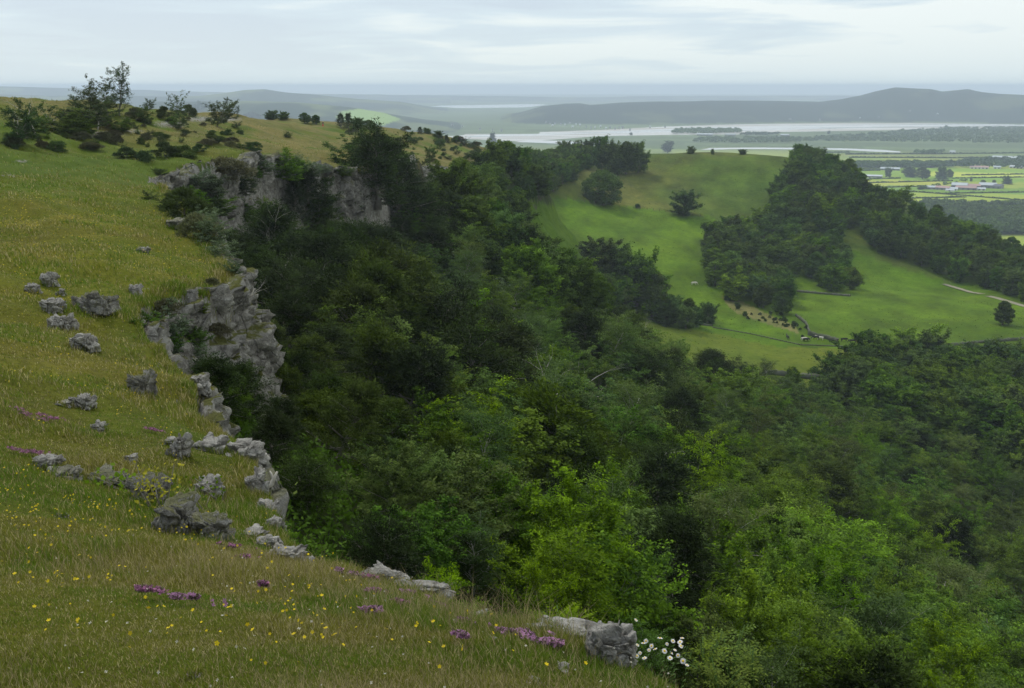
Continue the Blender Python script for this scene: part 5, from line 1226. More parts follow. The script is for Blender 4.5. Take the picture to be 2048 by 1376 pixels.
def frondplant(name, u, v, D, Hm, n, L, pairs, lw, label, mat, seed, taper=True, stems=5, spread=.35, cat='plant', upd=.9, group=None):
    rng = np.random.default_rng(seed); x, y, z = at(u, v, D); MV = []; sm = MB()
    for s in range(stems):
        a = rng.random() * 6.28; r = spread * math.sqrt(rng.random()); top = np.array([math.cos(a) * r, math.sin(a) * r, Hm * rng.uniform(.6, 1)]); pts = [np.zeros(3), top * (.4, .4, .5), top]
        sm.tube(pts, [.006, .005, .003], 5)
        for k in range(n):
            t = .35 + .65 * (k + rng.random()) / n if not taper else rng.random() * .1; t = min(t, 1)
            p = pts[0] * (1 - t) + top * t if not taper else np.zeros(3) + rng.normal(size=3) * .02; aa = rng.random() * 6.28
            pinnate(MV, p, (math.cos(aa), math.sin(aa), upd * rng.uniform(.5, 1.4)), L * rng.uniform(.7, 1.15), pairs, lw * rng.uniform(.8, 1.1), rng, .55 if taper else .3, taper)
    V = np.array(MV).reshape(-1, 3)
    e = bpy.data.objects.new(name, None); C.objects.link(e); e.location = W((x, y, z)); e['label'] = label; e['category'] = cat
    if group: e['group'] = group
    link('leaves', veg_mesh('leaves', V, M[mat], rng), e); link('stem', sm.mesh('stem', M['stem'], True), e); return e
frondplant('fern', 1070, 1262, 6.3, .1, 7, .24, 12, .075, 'small yellow green fern at the lip, inland of the other fern', 'fern', 1, stems=1, upd=1.3)
frondplant('fern', 1120, 1262, 6.2, .1, 11, .30, 13, .085, 'larger yellow green fern behind the long white slab', 'fern', 2, stems=1, upd=1.4)
frondplant('fern', 495, 940, 13.8, .1, 8, .3, 10, .09, 'tuft of green fern on the turf by the overhanging boulder', 'fern', 3, stems=1, upd=1.0)
for i, (u, v, D, H_, lab) in enumerate([(1410, 1352, 5.9, .34, 'leafy yellow green sapling nearest the daisies'), (1460, 1350, 6.3, .42, 'tallest leafy yellow green sapling past the lip'), (1505, 1365, 6.1, .36, 'leafy yellow green sapling farthest over the drop'), (1440, 1385, 5.7, .3, 'low leafy sapling under the tallest one')]):
    frondplant('ash_sapling', u, v + 14, D, H_, 7, .13, 5, .036, lab, 'fern', 10 + i, taper=False, stems=5, spread=.14, cat='sapling', upd=.5, group='yellow green saplings past the lip')
# yellow leaved sapling on the outcrop
def sapling_round(u, v, D, H, n, leaf, mats, label, seed, name='hazel_sapling', spread=.3, nst=6):
    rng = np.random.default_rng(seed); x, y, z = at(u, v, D); sm = MB(); P = []
    for s in range(nst):
        a = rng.random() * 6.28; r = spread * math.sqrt(rng.random()); top = np.array([math.cos(a) * r - .1, math.sin(a) * r, H * rng.uniform(.6, 1)]); mid = top * (.3, .3, .5) + rng.normal(size=3) * .03
        sm.tube([np.zeros(3), mid, top], [.009, .007, .003], 5)
        for k in range(n // nst):
            t = rng.random() ** .6; p = (mid * (1 - t) + top * t) if rng.random() < .8 else mid * t; P.append(p + rng.normal(size=3) * .07)
    P = np.array(P); Nn = unit(rng.normal(size=(len(P), 3)) * .7 + (0, -.5, .7)); V = leafquads(P, Nn, leaf * (.6 + .7 * rng.random(len(P))), leaf * .85 * (.6 + .5 * rng.random(len(P))), rng)
    e = bpy.data.objects.new(name, None); C.objects.link(e); e.location = W((x, y, z)); e['label'] = label; e['category'] = 'sapling'
    link('leaves', veg_mesh('leaves', V, M[mats], rng), e); link('stem', sm.mesh('stem', M['bark'], True), e)
sapling_round(325, 1058, 10.3, .78, 200, .045, 'gold', 'yellow leaved hazel sapling growing from the front outcrop', 5)
sapling_round(258, 992, 11.3, .30, 60, .07, 'fern', 'low green leaved sapling behind the yellow leaved one', 6, spread=.25)
sapling_round(405, 1050, 10.4, .42, 60, .05, 'fern', 'green sapling in a crack of the front outcrop', 7, spread=.25)
sapling_round(440, 1010, 11, .30, 50, .05, 'fern', 'small green leaved bush on top of the front outcrop', 8, spread=.25)
sapling_round(565, 1000, 12.6, .4, 14, .08, 'fern', 'thin sprig of green leaves beside the bleached snag', 9, spread=.2, nst=3)
# bleached snag
def snag():
    x, y, z = at(512, 1018, 12.4); s = 12.4 / 2000 * 1.05; m = MB()
    def T(pts, r): m.tube([((u - 512) * s, dy, (1018 - v) * s) for u, v, dy in pts], [q * s for q in r], 7)
    T([(522, 1045, .05), (512, 1025, 0), (503, 1002, 0), (506, 980, -.03), (520, 968, -.03), (535, 972, 0), (546, 966, .03), (550, 955, .03), (557, 942, .05)], [6, 7, 8, 8, 7, 6.5, 5, 3.6, 2])
    T([(503, 1002, 0), (512, 1012, -.05), (526, 1015, -.04), (536, 1024, 0)], [6, 6, 5, 3]); T([(506, 980, 0), (498, 968, .03), (494, 955, .05)], [5, 4, 2]); T([(520, 968, 0), (530, 984, -.06), (540, 986, -.03), (546, 980, 0)], [4.5, 4, 3, 1.6])
    T([(548, 960, .03), (545, 948, .06), (541, 942, .08)], [3, 2, 1]); T([(512, 1025, 0), (500, 1034, .05), (498, 1050, .05)], [6, 5, 3])
    link('bleached_snag', m.mesh('bleached_snag', M['dead'], True), loc=W((x, y, z)), label='twisted bleached juniper snag clinging to the crag edge', category='dead wood')
snag()
print('near', round(time.time() - T0, 1))
# ------------------------------------------------------------------ walls, track, animals of the hill fields
def pathpts(px, step_px=9):
    out = []
    for (a, b), (c, d) in zip(px[:-1], px[1:]):
        n = max(int(math.hypot(c - a, d - b) / step_px), 1)
        for k in range(n): out.append((a + (c - a) * k / n, b + (d - b) * k / n))
    out.append(px[-1]); return [hit(u, v)[:3] for u, v in out]
def strip(name, P, w, h, mat, label, seed, rough=.3, cat=None, kind=None, group=None, flatten=False, lift=0):
    P = np.array(P, float); P = resample(P, max(w * .8, np.hypot(*np.diff(P[:, :2], axis=0).T).sum() / 220)); P[:, 2] = height(P[:, 0], P[:, 1])[0] if P[0, 1] < 1200 else P[:, 2]
    d = np.gradient(P[:, :2], axis=0); d /= np.linalg.norm(d, axis=1)[:, None] + 1e-9; n = np.stack([d[:, 1], -d[:, 0]], 1)
    r = np.random.default_rng(seed); m = len(P); prof = [(-.5, -.3), (-.46, .6), (-.25, 1), (.25, 1), (.46, .6), (.5, -.3)] if not flatten else [(-.5, -.2), (-.5, .05), (0, .1), (.5, .05), (.5, -.2)]
    V = []
    for (o, q) in prof:
        jit = r.normal(size=(m, 3)) * rough * min(w, h) * .4 * (0 if q < 0 else 1); V.append(np.stack([P[:, 0] + n[:, 0] * o * w, P[:, 1] + n[:, 1] * o * w, P[:, 2] + h * q * (1 + (r.random(m) - .5) * rough * (q > 0)) + lift], 1) + jit)
    V = np.array(V); k = len(prof); org = V.reshape(-1, 3).mean(0)
    i = np.arange(k)[:, None]; j = np.arange(m - 1)[None]; i2 = (i + 1) % k
    F = np.stack([i * m + j, i * m + j + 1, i2 * m + j + 1, i2 * m + j], -1).reshape(-1, 4)[:, ::-1]
    caps = [list(range(0, k * m, m)), list(range(m - 1, k * m, m))[::-1]]
    ff = np.concatenate([F.ravel()] + [np.array(c) for c in caps]); st = np.r_[np.arange(0, len(F) * 4, 4), len(F) * 4, len(F) * 4 + k]
    o = link(name, mesh_np(name, V.reshape(-1, 3) - org, ff, st, mat, not flatten), loc=W(org), label=label, category=cat, group=group, kind=kind); return o
M['wall'] = plain('drystone wall', (.13, .13, .10), .95, .1, c2=(.06, .07, .04), scale=1.2, bump=.6)
M['hedge'] = plain('clipped hedge', (.022, .042, .014), .95, .05, c2=(.045, .075, .022), scale=.35, bump=.8)
M['gravel'] = plain('pale gravel', (.30, .27, .20), .95, .1, c2=(.17, .17, .10), scale=.3)
M['wood'] = plain('weathered post', (.12, .10, .08), .9, .1)
G = 'drystone walls of the hill fields'
for i, (px, w_, h_, lab) in enumerate([([(1592, 632), (1612, 648), (1620, 668)], .7, .9, 'crumbling dark wall dropping from the tip of the grove'), ([(1616, 670), (1645, 676), (1676, 684)], 1.0, 1.3, 'thick dark wall where the cows shelter'), ([(1588, 583), (1640, 588), (1700, 593)], .7, .8, 'low wall under the end of the grove'),
                                         ([(1850, 688), (1900, 692), (1960, 686), (2040, 680), (2120, 676)], 0.7, .9, 'grey wall crossing the right hand pasture'), ([(1528, 747), (1560, 751), (1610, 757), (1662, 760)], 1.0, 1.4, 'shaded wall at the bottom of the hay field'), ([(1270, 636), (1340, 645), (1425, 652)], .6, .6, 'wall between the steep pasture and the hay field'),
                                         ([(1425, 655), (1500, 668), (1600, 690), (1700, 694)], .3, .3, 'thin fence bank along the top of the hay field'), ([(1590, 545), (1670, 553), (1780, 560), (1900, 572)], .3, .1, 'faint line of wire fence above the right pasture')][:7]):
    strip('drystone_wall', pathpts(px), w_, h_, M['wall'], lab, 900 + i, .35, 'wall', group=G)
def fence(px, label, seed):
    P = np.array(pathpts(px, 12)); P = resample(P, 3.2); e = bpy.data.objects.new('post_and_wire_fence', None); C.objects.link(e); o = P[0]; e.location = W(o); e['label'] = label; e['category'] = 'fence'
    P[:, 2] = height(P[:, 0], P[:, 1])[0]
    for p in P[:100]:
        m = MB(); m.tube([p - o + (0, 0, -.3), p - o + (0, 0, 1.25)], [.09, .08], 5); link('post', m.mesh('post', M['wood']), e)
    m = MB()
    for h in (.5, .85, 1.15): m.tube([p - o + (0, 0, h) for p in P], .015, 3)
    link('wire', m.mesh('wire', M['wood']), e)
fence([(1052, 452), (1064, 410), (1100, 385), (1150, 350), (1186, 325)], 'post and wire fence climbing the pasture beside the wood', 1)
fence([(1120, 398), (1200, 410), (1300, 420), (1400, 434)], 'post and wire fence crossing the crest by the domed tree', 2)
strip('stony_track', pathpts([(1888, 568), (1915, 576), (1945, 585), (1965, 588)], 5), 3.4, .10, M['gravel'], None, 950, .1, kind='structure', flatten=True, lift=.12)
strip('stony_track', pathpts([(1975, 592), (2000, 598), (2040, 610), (2080, 622)], 5), 3.0, .10, M['gravel'], None, 951, .1, kind='structure', flatten=True, lift=.12)

def skinmesh(name, pts, edges, mat, lv=1):
    me = bpy.data.meshes.new(name + '_raw'); me.from_pydata([p[:3] for p in pts], edges, []); o = bpy.data.objects.new('tmp', me); C.objects.link(o)
    md = o.modifiers.new('s', 'SKIN'); me.skin_vertices[0].data[0].use_root = True
    for i, p in enumerate(pts): me.skin_vertices[0].data[i].radius = (p[3], p[4] if len(p) > 4 else p[3])
    sb = o.modifiers.new('b', 'SUBSURF'); sb.levels = lv; sb.render_levels = lv
    dg = bpy.context.evaluated_depsgraph_get(); r = bpy.data.meshes.new_from_object(o.evaluated_get(dg)); r.name = name; r.materials.clear(); r.materials.append(mat)
    bpy.data.objects.remove(o); return r
M['cowb'] = plain('black cow hide', (.012, .011, .010), .7, .3); M['cowt'] = plain('tan cow hide', (.28, .17, .09), .8); M['cowp'] = plain('pale cow hide', (.55, .50, .42), .8)
def cowmesh(mat, graze=True):
    hd = (1.55, 0, .45, .13) if graze else (1.65, 0, 1.5, .15)
    P = [(0, 0, 1.0, .33, .36), (-.7, 0, 1.05, .31, .34), (-1.0, 0, 1.1, .24, .26), (.6, 0, 1.05, .30, .36), (.95, 0, 1.1, .22, .28), (1.25, 0, .95 if graze else 1.3, .15, .2), hd, (hd[0] + .28, 0, hd[2] - .2, .09),
         (-.85, .24, .75, .15), (-.92, .25, .4, .08), (-.87, .25, .03, .07), (-.85, -.24, .75, .15), (-.92, -.25, .4, .08), (-.87, -.25, .03, .07), (.7, .22, .7, .13), (.72, .22, .38, .07), (.72, .22, .03, .07), (.7, -.22, .7, .13), (.72, -.22, .38, .07), (.72, -.22, .03, .07), (-1.2, 0, 1.2, .05), (-1.28, 0, .7, .04)]
    E = [(0, 1), (1, 2), (0, 3), (3, 4), (4, 5), (5, 6), (6, 7), (1, 8), (8, 9), (9, 10), (1, 11), (11, 12), (12, 13), (3, 14), (14, 15), (15, 16), (3, 17), (17, 18), (18, 19), (2, 20), (20, 21)]
    return skinmesh('cow', P, E, mat)
CW = {('b', 1): cowmesh(M['cowb']), ('b', 0): cowmesh(M['cowb'], False), ('t', 1): cowmesh(M['cowt']), ('p', 1): cowmesh(M['cowp']), ('p', 0): cowmesh(M['cowp'], False)}
for u, v, k, g, yaw, lab in [(1575, 678, 'b', 0, 1.6, 'black cow alone on the downhill side of the rushy patch'), (1612, 683, 'b', 1, .3, 'black cow grazing at the corner of the thick wall'), (1608, 682, 'p', 1, .2, 'pale cow half behind the black cow at the wall corner'), (1632, 679, 'b', 1, 2.9, 'black cow standing against the thick wall'),
                              (1640, 680, 'p', 0, 2.6, 'pale cow standing against the thick wall'), (1688, 683, 'b', 1, .1, 'black cow lying out beyond the end of the thick wall'), (1705, 686, 'b', 1, 3.0, 'black cow just before the tan cow'), (1718, 686, 't', 1, .2, 'tan cow grazing in the middle of the pasture'), (1742, 688, 'p', 1, 3.1, 'pale cow far side of the tan cow'),
                              (1768, 681, 'b', 0, .4, 'biggest black cow of the open pasture, standing'), (1776, 690, 'b', 1, 2.8, 'black cow right below the biggest one'), (1872, 683, 'b', 0, .1, 'black cow close to the grey crossing wall'), (1952, 697, 'b', 1, .2, 'black cow near the pale pair beyond the wall'), (1984, 700, 'p', 1, 3.0, 'pale cow beyond the grey crossing wall'), (1978, 699, 'b', 0, 2.9, 'black cow touching the pale cow beyond the wall'), (1388, 570, 'p', 1, .1, 'white cow alone on the steep pasture')]:
    x, y, z, D = hit(u, v); o = link('cow', CW[(k, g)], loc=(x, y, z + CAMZ - .02), label=lab, category='cow', group='cattle in the pasture'); o.rotation_euler = (0, 0, yaw); o.scale = (.95,) * 3
its = []
r = random.Random(5)
for i in range(34):
    t = r.random(); u = 1500 + t * 100 + r.gauss(0, 9); v = 618 + t * 40 + r.gauss(0, 7); x, y, z, D = hit(u, v)
    o = plant('rush_clump', r.choice(PR['juniper']), (x, y, z - .05), r.uniform(.6, 1.2), None, None, 'rushes', 'rush clumps in the rough patch'); its.append((o, 'dark rush clump', x, D))
row_labels(its, 'of the rough patch', 1.03)
# walker on the far ridge
M['skin'] = plain('skin', (.45, .28, .2)); M['jack'] = plain('black jacket', (.01, .01, .012)); M['red'] = plain('red trousers', (.45, .02, .02))
x, y, z, D = hit(646, 254)
body = link('person', skinmesh('body', [(0, 0, .95, .12), (0, 0, 1.2, .12), (0, 0, 1.42, .13), (0, 0, 1.52, .05), (0, 0, 1.66, .095), (.18, 0, 1.4, .05), (.24, .03, 1.12, .04), (.22, .12, .88, .035), (-.18, 0, 1.4, .05), (-.24, .03, 1.12, .04), (-.22, .12, .88, .035), (.1, 0, .85, .08), (.11, .05, .48, .06), (.11, .02, .06, .05), (-.1, 0, .85, .08), (-.11, -.08, .48, .06), (-.11, -.16, .08, .05)],
            [(0, 1), (1, 2), (2, 3), (3, 4), (2, 5), (5, 6), (6, 7), (2, 8), (8, 9), (9, 10), (0, 11), (11, 12), (12, 13), (0, 14), (14, 15), (15, 16)], M['skin']), loc=(x, y, z + CAMZ), label='walker in black jacket and red trousers on the far ridge', category='person')
link('jacket', skinmesh('jacket', [(0, 0, .98, .17), (0, 0, 1.22, .17), (0, 0, 1.43, .17), (.2, 0, 1.4, .07), (.25, .03, 1.12, .06), (.23, .1, .93, .05), (-.2, 0, 1.4, .07), (-.25, .03, 1.12, .06), (-.23, .1, .93, .05)], [(0, 1), (1, 2), (2, 3), (3, 4), (4, 5), (2, 6), (6, 7), (7, 8)], M['jack']), body)
link('trousers', skinmesh('trousers', [(0, 0, .93, .15), (.1, 0, .82, .11), (.11, .05, .48, .085), (.11, .02, .14, .075), (-.1, 0, .82, .11), (-.11, -.08, .48, .085), (-.11, -.16, .16, .075)], [(0, 1), (1, 2), (2, 3), (0, 4), (4, 5), (5, 6)], M['red']), body)
# ------------------------------------------------------------------ low country: hedges, trees, farms, woods, water
def flat(u, v, z=-184.9):
    x, y, dz = ray(u, v); k = z / dz; return (x * k, y * k, z)
G = 'dark hedges between the lowland fields'
HL = [([(1690, 359.5), (1800, 357)], 'hedge farthest up beside the long white shed'), ([(1700, 367), (1905, 362)], 'long hedge passing behind the farm'), ([(1760, 375.5), (1855, 372.5)], 'short hedge running up to the farm'), ([(1725, 386), (1818, 383)], 'hedge at the track corner before the farm'), ([(1818, 383), (1928, 391.5), (2031, 400), (2150, 410)], 'hedge slanting away below the farm'),
      ([(1745, 398.5), (1933, 394.5)], 'hedge between the green and the yellow field'), ([(1820, 410), (2031, 405), (2150, 402)], 'lowest hedge above the big lowland wood'), ([(1890, 387.5), (2031, 385), (2150, 383)], 'hedge just below the farm sheds'), ([(1923, 350.8), (2031, 349), (2150, 347)], 'hedge behind the pale yellow field'), ([(1905, 357), (2100, 354)], 'hedge behind the pair of farm trees'),
      ([(1698, 315.5), (1925, 316.5), (2120, 314)], 'thin hedge across the distant green fields'), ([(1690, 309), (1900, 308), (2100, 306)], 'fainter hedge beyond the thin one'), ([(1650, 343), (1760, 341)], 'hedge by the distant roadside trees'), ([(1930, 322), (2100, 321)], 'hedge just under the large white barn'), ([(1600, 306), (1700, 305)], 'hedge at the edge of the salt marsh')]
for i, (px, lab) in enumerate(HL):
    P = []
    for (a, b), (c, d) in zip(px[:-1], px[1:]):
        for k in range(12): P.append(flat(a + (c - a) * k / 12, b + (d - b) * k / 12))
    P.append(flat(*px[-1])); strip('hedge', P, 2.2, 1.9 if i < 10 else 3, M['hedge'], lab, 800 + i, .9, 'hedge', group=G)
G = 'single trees of the low country'
for i, (u, v, hpx, w_, k, lab) in enumerate([(1820, 354, 18, 1.5, 'broad', 'round tree, first of the lowland trio'), (1845, 358, 22, 1.5, 'broad', 'biggest round tree of the lowland trio'), (1882, 359, 22, 1.2, 'broad', 'tall round tree above the farm'), (1898, 356, 16, 1.2, 'broad', 'smaller tree beside the tall round one'), (1776, 354, 17, 1.0, 'broadash', 'pale poplar like tree by the long shed'), (1942, 363, 7, 1.3, 'broad', 'tiny round tree above the farm sheds'),
                                           (2014, 368, 14, 1.4, 'broad', 'tree with a split crown beyond the farm'), (1704, 351, 6, 1.4, 'broad', 'tiny tree at the end of the long shed'), (1966, 366, 6, 2.0, 'broad', 'bush behind the farm roofs'), (1988, 366, 6, 2.0, 'broad', 'second bush behind the farm roofs'), (2016, 488, 7, 1.3, 'broad', 'small tree in the lowest pale field'), (1850, 378, 6, 3.0, 'broadlight', 'low orchard trees before the farm'), (1840, 379, 5, 3.0, 'broad', 'low bushes at the orchard corner'), (1657, 268, 6, 1.4, 'broad', 'lone tree at the bay edge'), (1892, 256, 5, 1.6, 'broad', 'dark hump of trees at the shore'), (1262, 270, 5, 1.4, 'broad', 'single marsh tree by the bay')]):
    x, y, z = flat(u, v); D = math.hypot(x, y); h = hpx * D / 2000 / .97; plant('lowland_tree', random.choice(PR[k]), (x, y, z - .3), h, None, lab, 'tree', G, w_)
def woodmass(name, poly, n, hr, seed, label, dens=46, wide=.62, colmat='oak'):
    P = np.array([flat(u, v)[:2] for u, v in poly]); rng = np.random.default_rng(seed); lo, hi = P.min(0), P.max(0)
    q = rng.uniform(lo, hi, (n * 14, 2)); q = q[inpoly(q[:, 0], q[:, 1], P)][:n]; k = len(q)
    H_ = rng.uniform(*hr, k); m = dens
    w = unit(rng.normal(size=(k, m, 3))); w[..., 2] = np.abs(w[..., 2]) * 1.0 - .25
    R_ = (H_ * wide)[:, None, None] * (.8 + .4 * rng.random((k, m, 1)))
    Pp = w * R_ * (1, 1, .8); Pp[..., :2] += q[:, None, :]; Pp[..., 2] += (H_ * .52)[:, None] - 184.9
    Nn = unit(w + rng.normal(size=w.shape) * .35).reshape(-1, 3); Pp = Pp.reshape(-1, 3)
    L = np.repeat(H_, m) * .36 * (.7 + .6 * rng.random(k * m)); V = leafquads(Pp, Nn, L, L * .8, rng); V[:, 2] += CAMZ
    sh = np.repeat(np.clip(rng.random(k) * .9 + .0, 0, 1), m) * .7 + rng.random(k * m) * .3
    link(name, veg_mesh(name, V, M[colmat], rng, sh), label=label, category='woodland', kind='stuff')
woodmass('lowland_wood', [(1700, 425), (1790, 414), (1860, 408), (1950, 412), (2060, 411), (2250, 414), (2250, 466), (2060, 468), (1940, 470), (1850, 455), (1780, 440)], 1500, (7, 12), 1, 'grey green willow wood on the flat land under the hill', colmat='dull')
woodmass('lowland_wood', [(1920, 452), (2060, 446), (2250, 448), (2250, 468), (2060, 470), (1940, 470)], 420, (11, 16), 2, 'darker tall trees along the near side of the willow wood')
woodmass('roadside_trees', [(1660, 340), (1720, 338), (1800, 336), (1880, 336), (1905, 330), (1800, 330), (1680, 333)], 420, (8, 15), 3, 'belt of trees along the lowland road')
woodmass('roadside_trees', [(1890, 336), (1960, 337), (2060, 338), (2200, 336), (2200, 320), (2060, 318), (1960, 323), (1900, 328)], 420, (8, 14), 4, 'trees around the distant white barns', dens=40)
woodmass('marsh_wood', [(1345, 268), (1400, 269), (1480, 267), (1480, 262), (1400, 261), (1350, 262)], 300, (10, 18), 5, 'dark island of trees at the edge of the bay', dens=30)
woodmass('marsh_wood', [(1480, 271), (1540, 272), (1560, 268), (1500, 267)], 90, (8, 12), 8, 'low trees beside the dark island of trees', dens=30)
woodmass('moss_wood', [(1380, 286), (1480, 288), (1600, 286), (1600, 277), (1500, 278), (1400, 278)], 260, (8, 14), 6, 'thin woods on the peat moss beyond the hill', dens=26)
woodmass('moss_wood', [(1560, 284), (1700, 285), (1860, 286), (1980, 288), (2150, 287), (2150, 258), (2040, 257), (1920, 258), (1800, 264), (1720, 272), (1640, 276)], 1900, (9, 15), 7, 'broad blue woods on the peat moss by the bay', dens=22)
woodmass('shore_trees', [(1830, 309), (1885, 309), (1885, 304), (1830, 305)], 60, (7, 11), 9, 'short row of trees in the distant fields', dens=30)
woodmass('shore_trees', [(1940, 362), (1900, 372), (1830, 380), (1850, 374)], 24, (4, 7), 12, 'garden trees around the farm', dens=30)
# barns and sheds
M['roofw'] = plain('pale sheet roof', (.36, .39, .40), .7); M['roofp'] = plain('faded red roof', (.34, .22, .20), .8); M['roofg'] = plain('grey sheet roof', (.40, .42, .44), .6); M['wallg'] = plain('shed wall', (.20, .19, .18), .9); M['walll'] = plain('rendered wall', (.62, .60, .55), .9); M['roofd'] = plain('dark slate roof', (.09, .09, .11), .7)
def shed(u, v, wpx, hm, dep, roof, wall, label, yaw=0.0, group='sheds of the lowland farms', z0=None, name='farm_shed', cat='barn'):
    x, y, z = flat(u, v); D = math.hypot(x, y); L = wpx * D / 2000 / 2; d = dep / 2; h = hm * .62
    if z0 is not None: x, y, _ = z0[:3]; z = z0[2]
    e = bpy.data.objects.new(name, None); C.objects.link(e); e.location = W((x, y, z)); e.rotation_euler = (0, 0, -math.atan2(x, y) + yaw); e['label'] = label; e['category'] = cat; e['group'] = group
    m = MB(); m.add([(-L, -d, -1), (L, -d, -1), (L, d, -1), (-L, d, -1), (-L, -d, h), (L, -d, h), (L, d, h), (-L, d, h), (-L, 0, hm - .1), (L, 0, hm - .1)], [(0, 1, 5, 4), (2, 3, 7, 6), (1, 2, 6, 9, 5), (3, 0, 4, 8, 7), (0, 3, 2, 1)]); link('wall', m.mesh('wall', wall), e)
    m = MB(); q = .5
    for s in (-1, 1): m.add([(-L - q, s * (d + q), h - .35), (L + q, s * (d + q), h - .35), (L + q, 0, hm + .1), (-L - q, 0, hm + .1), (-L - q, s * (d + q), h - .1), (L + q, s * (d + q), h - .1), (L + q, 0, hm + .35), (-L - q, 0, hm + .35)], [(0, 1, 2, 3), (4, 7, 6, 5), (0, 4, 5, 1), (1, 5, 6, 2), (3, 2, 6, 7), (0, 3, 7, 4)])
    link('roof', m.mesh('roof', roof), e)
    m = MB(); nn = max(int(L * 2 / 7), 1)
    for i in range(nn): cx = -L + (i + .5) * 2 * L / nn; m.box(cx - 1.6, cx + 1.6, -d - .12, -d + .05, -.9, h * .7)
    link('doorways', m.mesh('doorways', M['roofd']), e)
for a in [(1868, 378, 26, 6, 14, 'roofw', 'wallg', 'pale roofed shed nearest the orchard'), (1886, 379, 24, 6.5, 16, 'roofp', 'wallg', 'pinkish roofed shed next to the pale one'), (1903, 380, 20, 5, 12, 'roofg', 'walll', 'low grey roofed house in the farm middle'), (1919, 375, 26, 9, 24, 'roofw', 'wallg', 'high pale green gabled barn'), (1932, 379, 34, 6.5, 14, 'roofp', 'wallg', 'long red roofed shed in front of the high barn'),
          (1946, 375, 22, 6.5, 18, 'roofp', 'wallg', 'faded red shed behind the long red one'), (1975, 375, 28, 9, 24, 'roofw', 'wallg', 'white topped dark barn at the far end of the farm'), (1990, 376, 24, 7.5, 22, 'roofd', 'wallg', 'dark slate barn joined to the white topped one'), (1900, 382, 14, 3.5, 8, 'roofg', 'walll', 'smallest grey outbuilding below the farm'), (1962, 380, 14, 4.5, 10, 'roofg', 'walll', 'grey outbuilding below the white topped barn'),
          (1738, 354, 46, 5, 18, 'roofg', 'wallg', 'long low grey shed alone in the fields'), (1780, 340, 34, 6, 20, 'roofw', 'wallg', 'white roofed shed by the roadside trees'), (1852, 334, 26, 7, 26, 'roofw', 'wallg', 'white roofed barn behind the lowland trio'), (1905, 306, 9, 7, 14, 'roofw', 'walll', 'tiny white house far out on the green fields'), (2010, 319, 40, 9, 40, 'roofw', 'wallg', 'large white roofed barn among distant trees'), (1958, 337, 30, 6, 20, 'roofp', 'walll', 'pinkish farmhouse row by the distant trees'),
          (1994, 337, 12, 6, 12, 'roofw', 'walll', 'little white house by the distant hedge'), (2034, 336, 22, 6, 20, 'roofg', 'walll', 'grey roofed shed farthest along the distant hedge'), (1410, 271, 30, 8, 30, 'roofw', 'wallg', 'long white glasshouse like shed by the island of trees'), (1460, 271, 20, 7, 24, 'roofw', 'wallg', 'white shed just past the long white one'), (1570, 272, 16, 7, 24, 'roofw', 'wallg', 'white shed alone on the marsh edge')]:
    shed(a[0], a[1], a[2], a[3], a[4], M[a[5]], M[a[6]], a[7], yaw=random.Random(a[0]).uniform(-.25, .25))
r = random.Random(12)
VH = [(1092, 247), (1100, 249), (1110, 250), (1122, 251), (1130, 252), (1140, 247), (1152, 252), (1160, 253), (1172, 257), (1182, 259), (1190, 258), (1201, 256), (1212, 259), (1220, 258), (1230, 260), (1238, 259), (1245, 258), (905, 252), (925, 255), (960, 262), (985, 264), (1003, 264), (1300, 257), (1330, 256), (1720, 238), (1758, 236), (1820, 223), (1875, 230), (1640, 241), (1580, 240), (1260, 262), (1105, 253), (1145, 256)]
its = []
for i, (u, v) in enumerate(VH):
    x, y, z, D = hit(u, v - .6)
    e_n = len(bpy.data.objects); shed(u, v, r.uniform(2.2, 4.2) if u < 1700 else 2.2, r.uniform(8, 12), 14, M['roofw'] if r.random() < .35 else M['roofd'], M['walll'], '', group='houses of the village on the far shore', z0=(x, y, z), name='far_house', cat='house')
hs = [o for o in bpy.data.objects if o.name.startswith('far_house') and o.parent is None]
for i, o in enumerate(sorted(hs, key=lambda o: o.location.x / o.location.y)): o['label'] = 'tiny pale house, %s from the left along the far shore hillside' % ordn(i + 1)
# estuary: wet sand and water
def sheet(name, px, mat, z=-184.85):
    import bmesh
    P = [flat(u, v, z) for u, v in px]; bm = bmesh.new(); vs = [bm.verts.new((p[0], p[1], p[2] + CAMZ)) for p in P]; f = bm.faces.new(vs); 
    if f.normal.z < 0 or True: bm.normal_update()
    if f.normal.z < 0: f.normal_flip()
    bmesh.ops.triangulate(bm, faces=[f]); me = bpy.data.meshes.new(name); bm.to_mesh(me); bm.free(); me.materials.append(mat); return link(name, me, kind='structure')
t = NT('bay water'); co = t.n('ShaderNodeNewGeometry').outputs['Position']; mp = t.n('ShaderNodeMapping', {'Vector': co, 'Scale': (.0012, .006, 1)}).outputs[0]
nn = t.noise(mp, 1, 5); M['water'] = t.pbr(t.mix(nn, (.52, .52, .50), (.36, .36, .34)), t.ramp(nn, [(.4, .12), (.6, .35)]), t.bump(t.noise(co, .4, 3), .05, .1), .6)
t = NT('tidal sand'); co = t.n('ShaderNodeNewGeometry').outputs['Position']; mp = t.n('ShaderNodeMapping', {'Vector': co, 'Scale': (.0010, .008, 1)}).outputs[0]
nn = t.noise(mp, 1, 5); M['sand'] = t.pbr(t.mix(t.ramp(nn, [(.45, 0.), (.6, 1.)]), (.30, .27, .22), (.46, .44, .40)), t.ramp(nn, [(.4, .65), (.62, .25)]), None, .5)
